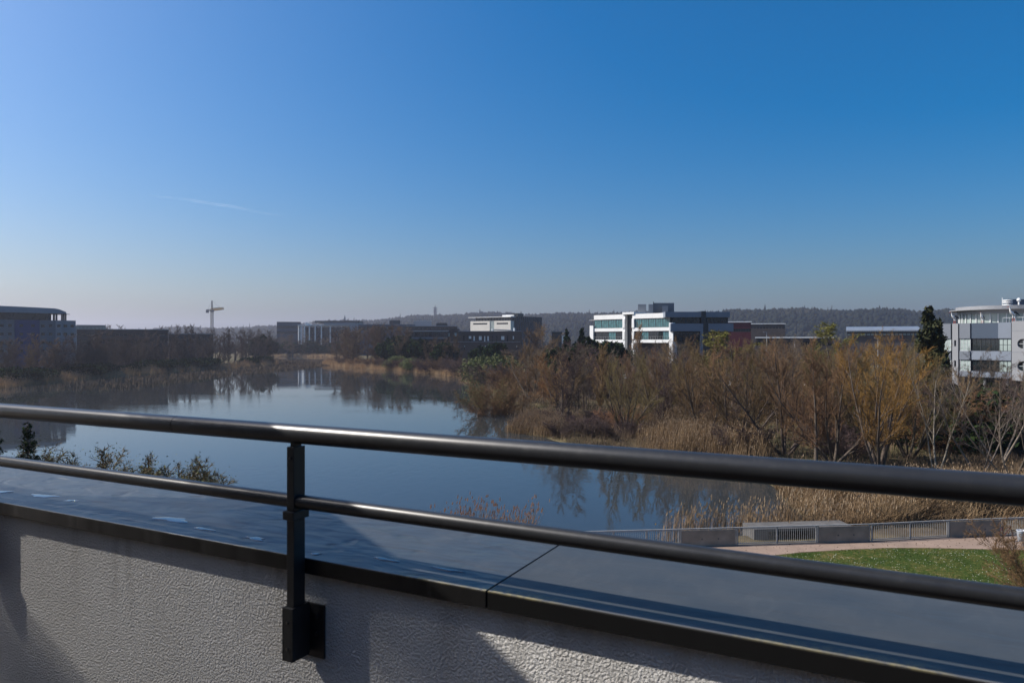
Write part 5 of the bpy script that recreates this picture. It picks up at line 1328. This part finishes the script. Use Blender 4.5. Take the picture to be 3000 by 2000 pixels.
# ------------------------------------------------------------------ vapour trail, outside the haze
def trail(pts, w, label, alpha):
    m, nt, b = new_mat('vapour_trail'); N = nt.nodes.new; L = nt.links.new
    nt.nodes.remove(b); b = N('ShaderNodeMixShader'); t1 = N('ShaderNodeBsdfTransparent'); t2 = N('ShaderNodeBsdfTranslucent'); t3 = N('ShaderNodeBsdfDiffuse'); t4 = N('ShaderNodeAddShader')
    t2.inputs['Color'].default_value = t3.inputs['Color'].default_value = (.95,.95,.95,1); L(t2.outputs[0], t4.inputs[0]); L(t3.outputs[0], t4.inputs[1])
    L(t1.outputs[0], b.inputs[1]); L(t4.outputs[0], b.inputs[2]); L(b.outputs[0], nt.nodes['Material Output'].inputs['Surface'])
    tc = N('ShaderNodeTexCoord'); nz = N('ShaderNodeTexNoise'); nz.inputs['Scale'].default_value = .0016; nz.inputs['Detail'].default_value = 5
    L(tc.outputs['Object'], nz.inputs['Vector'])
    mr = N('ShaderNodeMapRange'); mr.inputs['From Min'].default_value = .3; mr.inputs['From Max'].default_value = .75; mr.inputs['To Max'].default_value = alpha
    L(nz.outputs['Fac'], mr.inputs['Value']); L(mr.outputs['Result'], b.inputs[0])
    P = [A(*p) for p in pts]; b2 = MB(); n = len(P)
    for i in range(n-1): 
        r0 = w*max(.05,math.sin(math.pi*min(.93,i/(n-1)*.9+.05))); r1 = w*max(.05,math.sin(math.pi*min(.93,(i+1)/(n-1)*.9+.05)))
        b2.bar(P[i],P[i+1],r0,8,r1,caps=False)
    tag(b2.build('contrail', m, smooth=True), label, 'contrail')
trail([(430+i*40, 571+4.2*i+.22*i*i+1.2*math.sin(i*1.7), 15000) for i in range(11)], 26, 'thin white vapour trail slanting down across the blue sky on the left', .08)

# ------------------------------------------------------------------ the terrace we look from
AL = math.atan2(-.4571,.8894); O = (0,0,ZC)
HC = .551; JS = .775*-1
par = empty('parapet', O, AL, 'rough rendered terrace parapet with a wide dark sheet coping', 'parapet')
mb = MB(); mb.box(-9,5,1.406,1.82,-1.6,-HC-.042); mb.build('rendered_wall', stucco_mat(), par)
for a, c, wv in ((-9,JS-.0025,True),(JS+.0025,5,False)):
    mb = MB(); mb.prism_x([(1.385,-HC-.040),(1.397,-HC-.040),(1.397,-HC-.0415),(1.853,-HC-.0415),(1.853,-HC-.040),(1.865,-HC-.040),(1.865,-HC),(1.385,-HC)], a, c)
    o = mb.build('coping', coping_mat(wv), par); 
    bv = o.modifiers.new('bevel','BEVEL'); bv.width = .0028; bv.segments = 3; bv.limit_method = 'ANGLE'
mb = MB(); mb.box(JS-.0026,JS+.0026,1.389,1.861,-HC-.039,-HC-.004); mb.build('coping_joint', M['black'], par)
# railing
DP = 1.362; ZT, ZL = -.233, -.4026
ral = empty('balcony_railing', O, AL, 'anthracite tubular railing with two round rails on bracketed flat posts', 'railing')
JT = -1.755
for a, c in ((-9,JT-.0012),(JT+.0012,5)):
    mb = MB(); mb.bar((a,DP,ZT),(c,DP,ZT),.0245,40); mb.build('top_rail', M['rail'], ral, True)
mb = MB(); mb.bar((JT-.06,DP,ZT),(JT+.06,DP,ZT),.0236,32); mb.build('rail_sleeve', M['rail_dark'], ral, True)
mb = MB(); mb.bar((-9,DP,ZL),(5,DP,ZL),.0178,36); mb.build('lower_rail', M['rail'], ral, True)
for s in (-4.30,-2.803,-1.314,.62,2.1):
    mb = MB(); mb.box(s-.012,s+.012,DP-.020,DP+.020,-.80,-.264); po = mb.build('post', M['rail_dark'], ral, bevel=.0015)
    mb = MB(); mb.box(s-.007,s+.007,DP-.012,DP+.012,-.264,ZT-.02); mb.build('stem', M['rail_dark'], po)
    mb = MB(); mb.box(s-.018,s+.018,DP-.0285,DP+.0285,-.446,-.424); mb.build('collar', M['rail_dark'], po, bevel=.002)
    mb = MB(); mb.box(s-.0175,s-.0125,DP-.030,DP+.030,-.797,-.664); mb.box(s+.0125,s+.0175,DP-.030,DP+.030,-.797,-.664); mb.box(s-.0124,s+.0124,DP-.030,DP-.0205,-.797,-.664)
    mb.build('bracket', M['rail_dark'], po, bevel=.001)
    mb = MB(); mb.prism_x([(DP+.0302,-.79),(1.3998,-.79),(1.3998,-.672),(DP+.0302,-.69)], s-.011, s+.011); mb.build('arm', M['rail_dark'], po)
    mb = MB(); mb.box(s-.058,s+.058,1.400,1.4065,-.806,-.670); mb.build('wall_plate', M['rail_dark'], po, bevel=.001)
    for dz, dy, ds in ((-.70,-.0312,0),(-.765,-.0312,0),(-.292,-.0212,0)):
        mb = MB(); mb.bar((s+ds,DP+dy-.0012,dz),(s+ds,DP+dy+.002,dz),.0038,8); mb.build('screw', M['screw'], po)
    for ds, dz in ((.036,-.70),(.036,-.745),(-.036,-.70),(-.036,-.745)):
        mb = MB(); mb.bar((s+ds,1.3955,dz),(s+ds,1.4001,dz),.006,8); mb.build('bolt', M['screw'], po)
# rain puddles left on the coping
pm, pnt, pb = new_mat('puddle_water'); pb.inputs['Base Color'].default_value = (.03,.036,.042,1); pb.inputs['Roughness'].default_value = .03; pb.inputs['IOR'].default_value = 1.4
pb.inputs['Coat Weight'].default_value = .6; pb.inputs['Coat Roughness'].default_value = .02
def puddle(u, v, wpx, ratio, seed, label):
    y = HC*F/(v-HV); x = XU(u,y); s = x*.8894-y*.4571; d = x*.4571+y*.8894; r = random.Random(seed)
    L = wpx/F*y; n = 28; ph = [r.uniform(0,6.28) for _ in range(4)]
    e = bpy.data.meshes.new('puddle'); V = []; 
    for k,(f,z) in enumerate(((1,.0002),(.93,.0009),(.6,.0012))):
        for i in range(n):
            t = 6.2832*i/n; q = 1+.25*math.sin(2*t+ph[0])+.18*math.sin(3*t+ph[1])+.12*math.sin(5*t+ph[2])
            V.append((math.cos(t)*q*f*L*.5, math.sin(t)*q*f*L*.5*ratio, z))
    Fc = [(k*n+i,k*n+(i+1)%n,(k+1)*n+(i+1)%n,(k+1)*n+i) for k in range(2) for i in range(n)]+[tuple(range(2*n,3*n))]
    e.from_pydata(V,[],Fc); e.materials.append(pm); e.polygons.foreach_set('use_smooth',[True]*len(Fc))
    o = link('puddle', e); o.matrix_world = Matrix.Translation(O) @ Matrix.Rotation(AL,4,'Z') @ Matrix.Translation((s,d,-HC+.0002))
    tag(o, label, 'puddle', 'rain puddles on the coping')
for k,(u,v,wp,ra,lab) in enumerate([(8,1440,60,.5,'puddle on the coping cut by the left edge of the picture'),(128,1452,82,.5,'long bright puddle, second from the left on the coping'),(208,1466,46,.45,'small oval puddle right of the long bright one'),
    (505,1521,105,.5,'largest jagged puddle beside the yellow stain'),(598,1549,70,.35,'puddle just right of the largest jagged one'),(750,1577,80,.32,'flat puddle left of the railing post'),
    (925,1622,40,.4,'tiny puddle right of the railing post'),(1130,1638,80,.3,'dim puddle inside the rail shadow left of the coping joint'),(1310,1668,90,.25,'faint puddle nearest the coping joint')]):
    puddle(u,v,wp,ra,k,lab)
# building that carries the terrace, and an added unseen net shadowing coping and wall
hs_ = empty('apartment_block', O, AL, 'apartment block under and behind the terrace', 'building')
mb = MB(); mb.box(-9,5,-9,1.80,-ZC-.5,-1.62); mb.box(-9,5,-9,-2.6,-1.18,2.6); mb.build('body', M['block_pale'], hs_)
mb = MB()
for i in range(27): mb.box(-9,5,-2.6+.15*i,-2.6+.15*i+.144,-1.215,-1.19)
mb.build('deck_boards', mat('deck_wood',(.085,.06,.04),.7,var=.25,vscale=6), hs_)
mb = MB(); mb.box(-9,5,-2.6,1.404,-1.619,-1.22); mb.build('floor_slab', M['concrete'], hs_)
for s in (-4.5,0):
    window(hs_, s, -2.55, -1.17, 3.6, 2.3, 3, 1, .08, 'dark_frame', 'glass_dark', math.pi)
m, nt, b = new_mat('shadow_caster_net'); N = nt.nodes.new; b.inputs['Base Color'].default_value = (.55,.55,.53,1)
tr = N('ShaderNodeBsdfTransparent'); mx = N('ShaderNodeMixShader'); mx.inputs[0].default_value = .38
nt.links.new(tr.outputs[0], mx.inputs[1]); nt.links.new(b.outputs[0], mx.inputs[2]); nt.links.new(mx.outputs[0], nt.nodes['Material Output'].inputs['Surface'])
H_ = 1.40; sh = (-H_/.6947*.681, -H_/.6947*.2306)
pts = [(s+sh[0], d+sh[1]) for s, d in [(-6,1.556),(-2.60,1.553),(-1.76,1.898),(-1.016,1.434),(.2,.677),(1.5,-.13),(1.5,-1.9),(-6,-1.9)]]
mb = MB(); mb.prism(pts[::-1], H_-HC, H_-HC+.004); 
ss_ = mb.build('shadow_caster', m, loc=O, rz=AL)
m2 = m.copy(); m2.name = 'shadow_strip_net'; m2.node_tree.nodes['Mix Shader'].inputs[0].default_value = .55
e1, e2 = Vector((-1.76+sh[0],1.898+sh[1])), Vector((.2+sh[0],.677+sh[1])); ed = (e2-e1).normalized(); en = Vector((ed.y,-ed.x)); en = en if en.y < 0 else -en
for k_, (w0_, w1_) in enumerate(((.004,.31),(.004,.27),(.004,.20))):  # denser strips added along the net's edge to deepen its shadow on the wall
    mb = MB(); z_ = H_-HC+.007+.003*k_; c4 = [e1+en*w0_,e2+en*w0_,e2+en*w1_,e1+en*w1_]; mb.add([(p.x,p.y,z_) for p in c4],[(0,1,2,3)]); mb.build('edge_shadow_strip', m2, ss_)
q1, q2 = Vector((-5.1,.93)), Vector((-2.6,.10)); dd = (q2-q1).normalized(); nn_ = Vector((-dd.y,dd.x))
for k_, wd in ((0,.30),(1,.21),(2,.11)):  # further strips added to cast the dark diagonal band on the wall
    mb = MB(); z_ = H_-HC+.006+.003*k_; c4 = [q1-nn_*wd/2,q2-nn_*wd/2,q2+nn_*wd/2,q1+nn_*wd/2]; mb.add([(p.x,p.y,z_) for p in c4],[(0,1,2,3)]); mb.build('shadow_strip', m2, ss_); tag(ss_, 'unseen pale net added above the left of the terrace to cast shadow', 'shade net')

# ------------------------------------------------------------------ air
mb = MB(); mb.box(-9300,9300,-2700,6600,-6,190)
me = bpy.data.meshes.new('haze'); me.from_pydata(mb.v,[],mb.f)
hm = bpy.data.materials.new('haze_air'); hm.use_nodes = True; hn = hm.node_tree; hn.nodes.remove(hn.nodes['Principled BSDF'])
pv = hn.nodes.new('ShaderNodeVolumePrincipled'); pv.inputs['Color'].default_value = (.85,.86,1,1); pv.inputs['Density'].default_value = .00015; pv.inputs['Anisotropy'].default_value = .5
hn.links.new(pv.outputs[0], hn.nodes['Material Output'].inputs['Volume']); me.materials.append(hm)
tag(link('haze', me), kind='stuff')
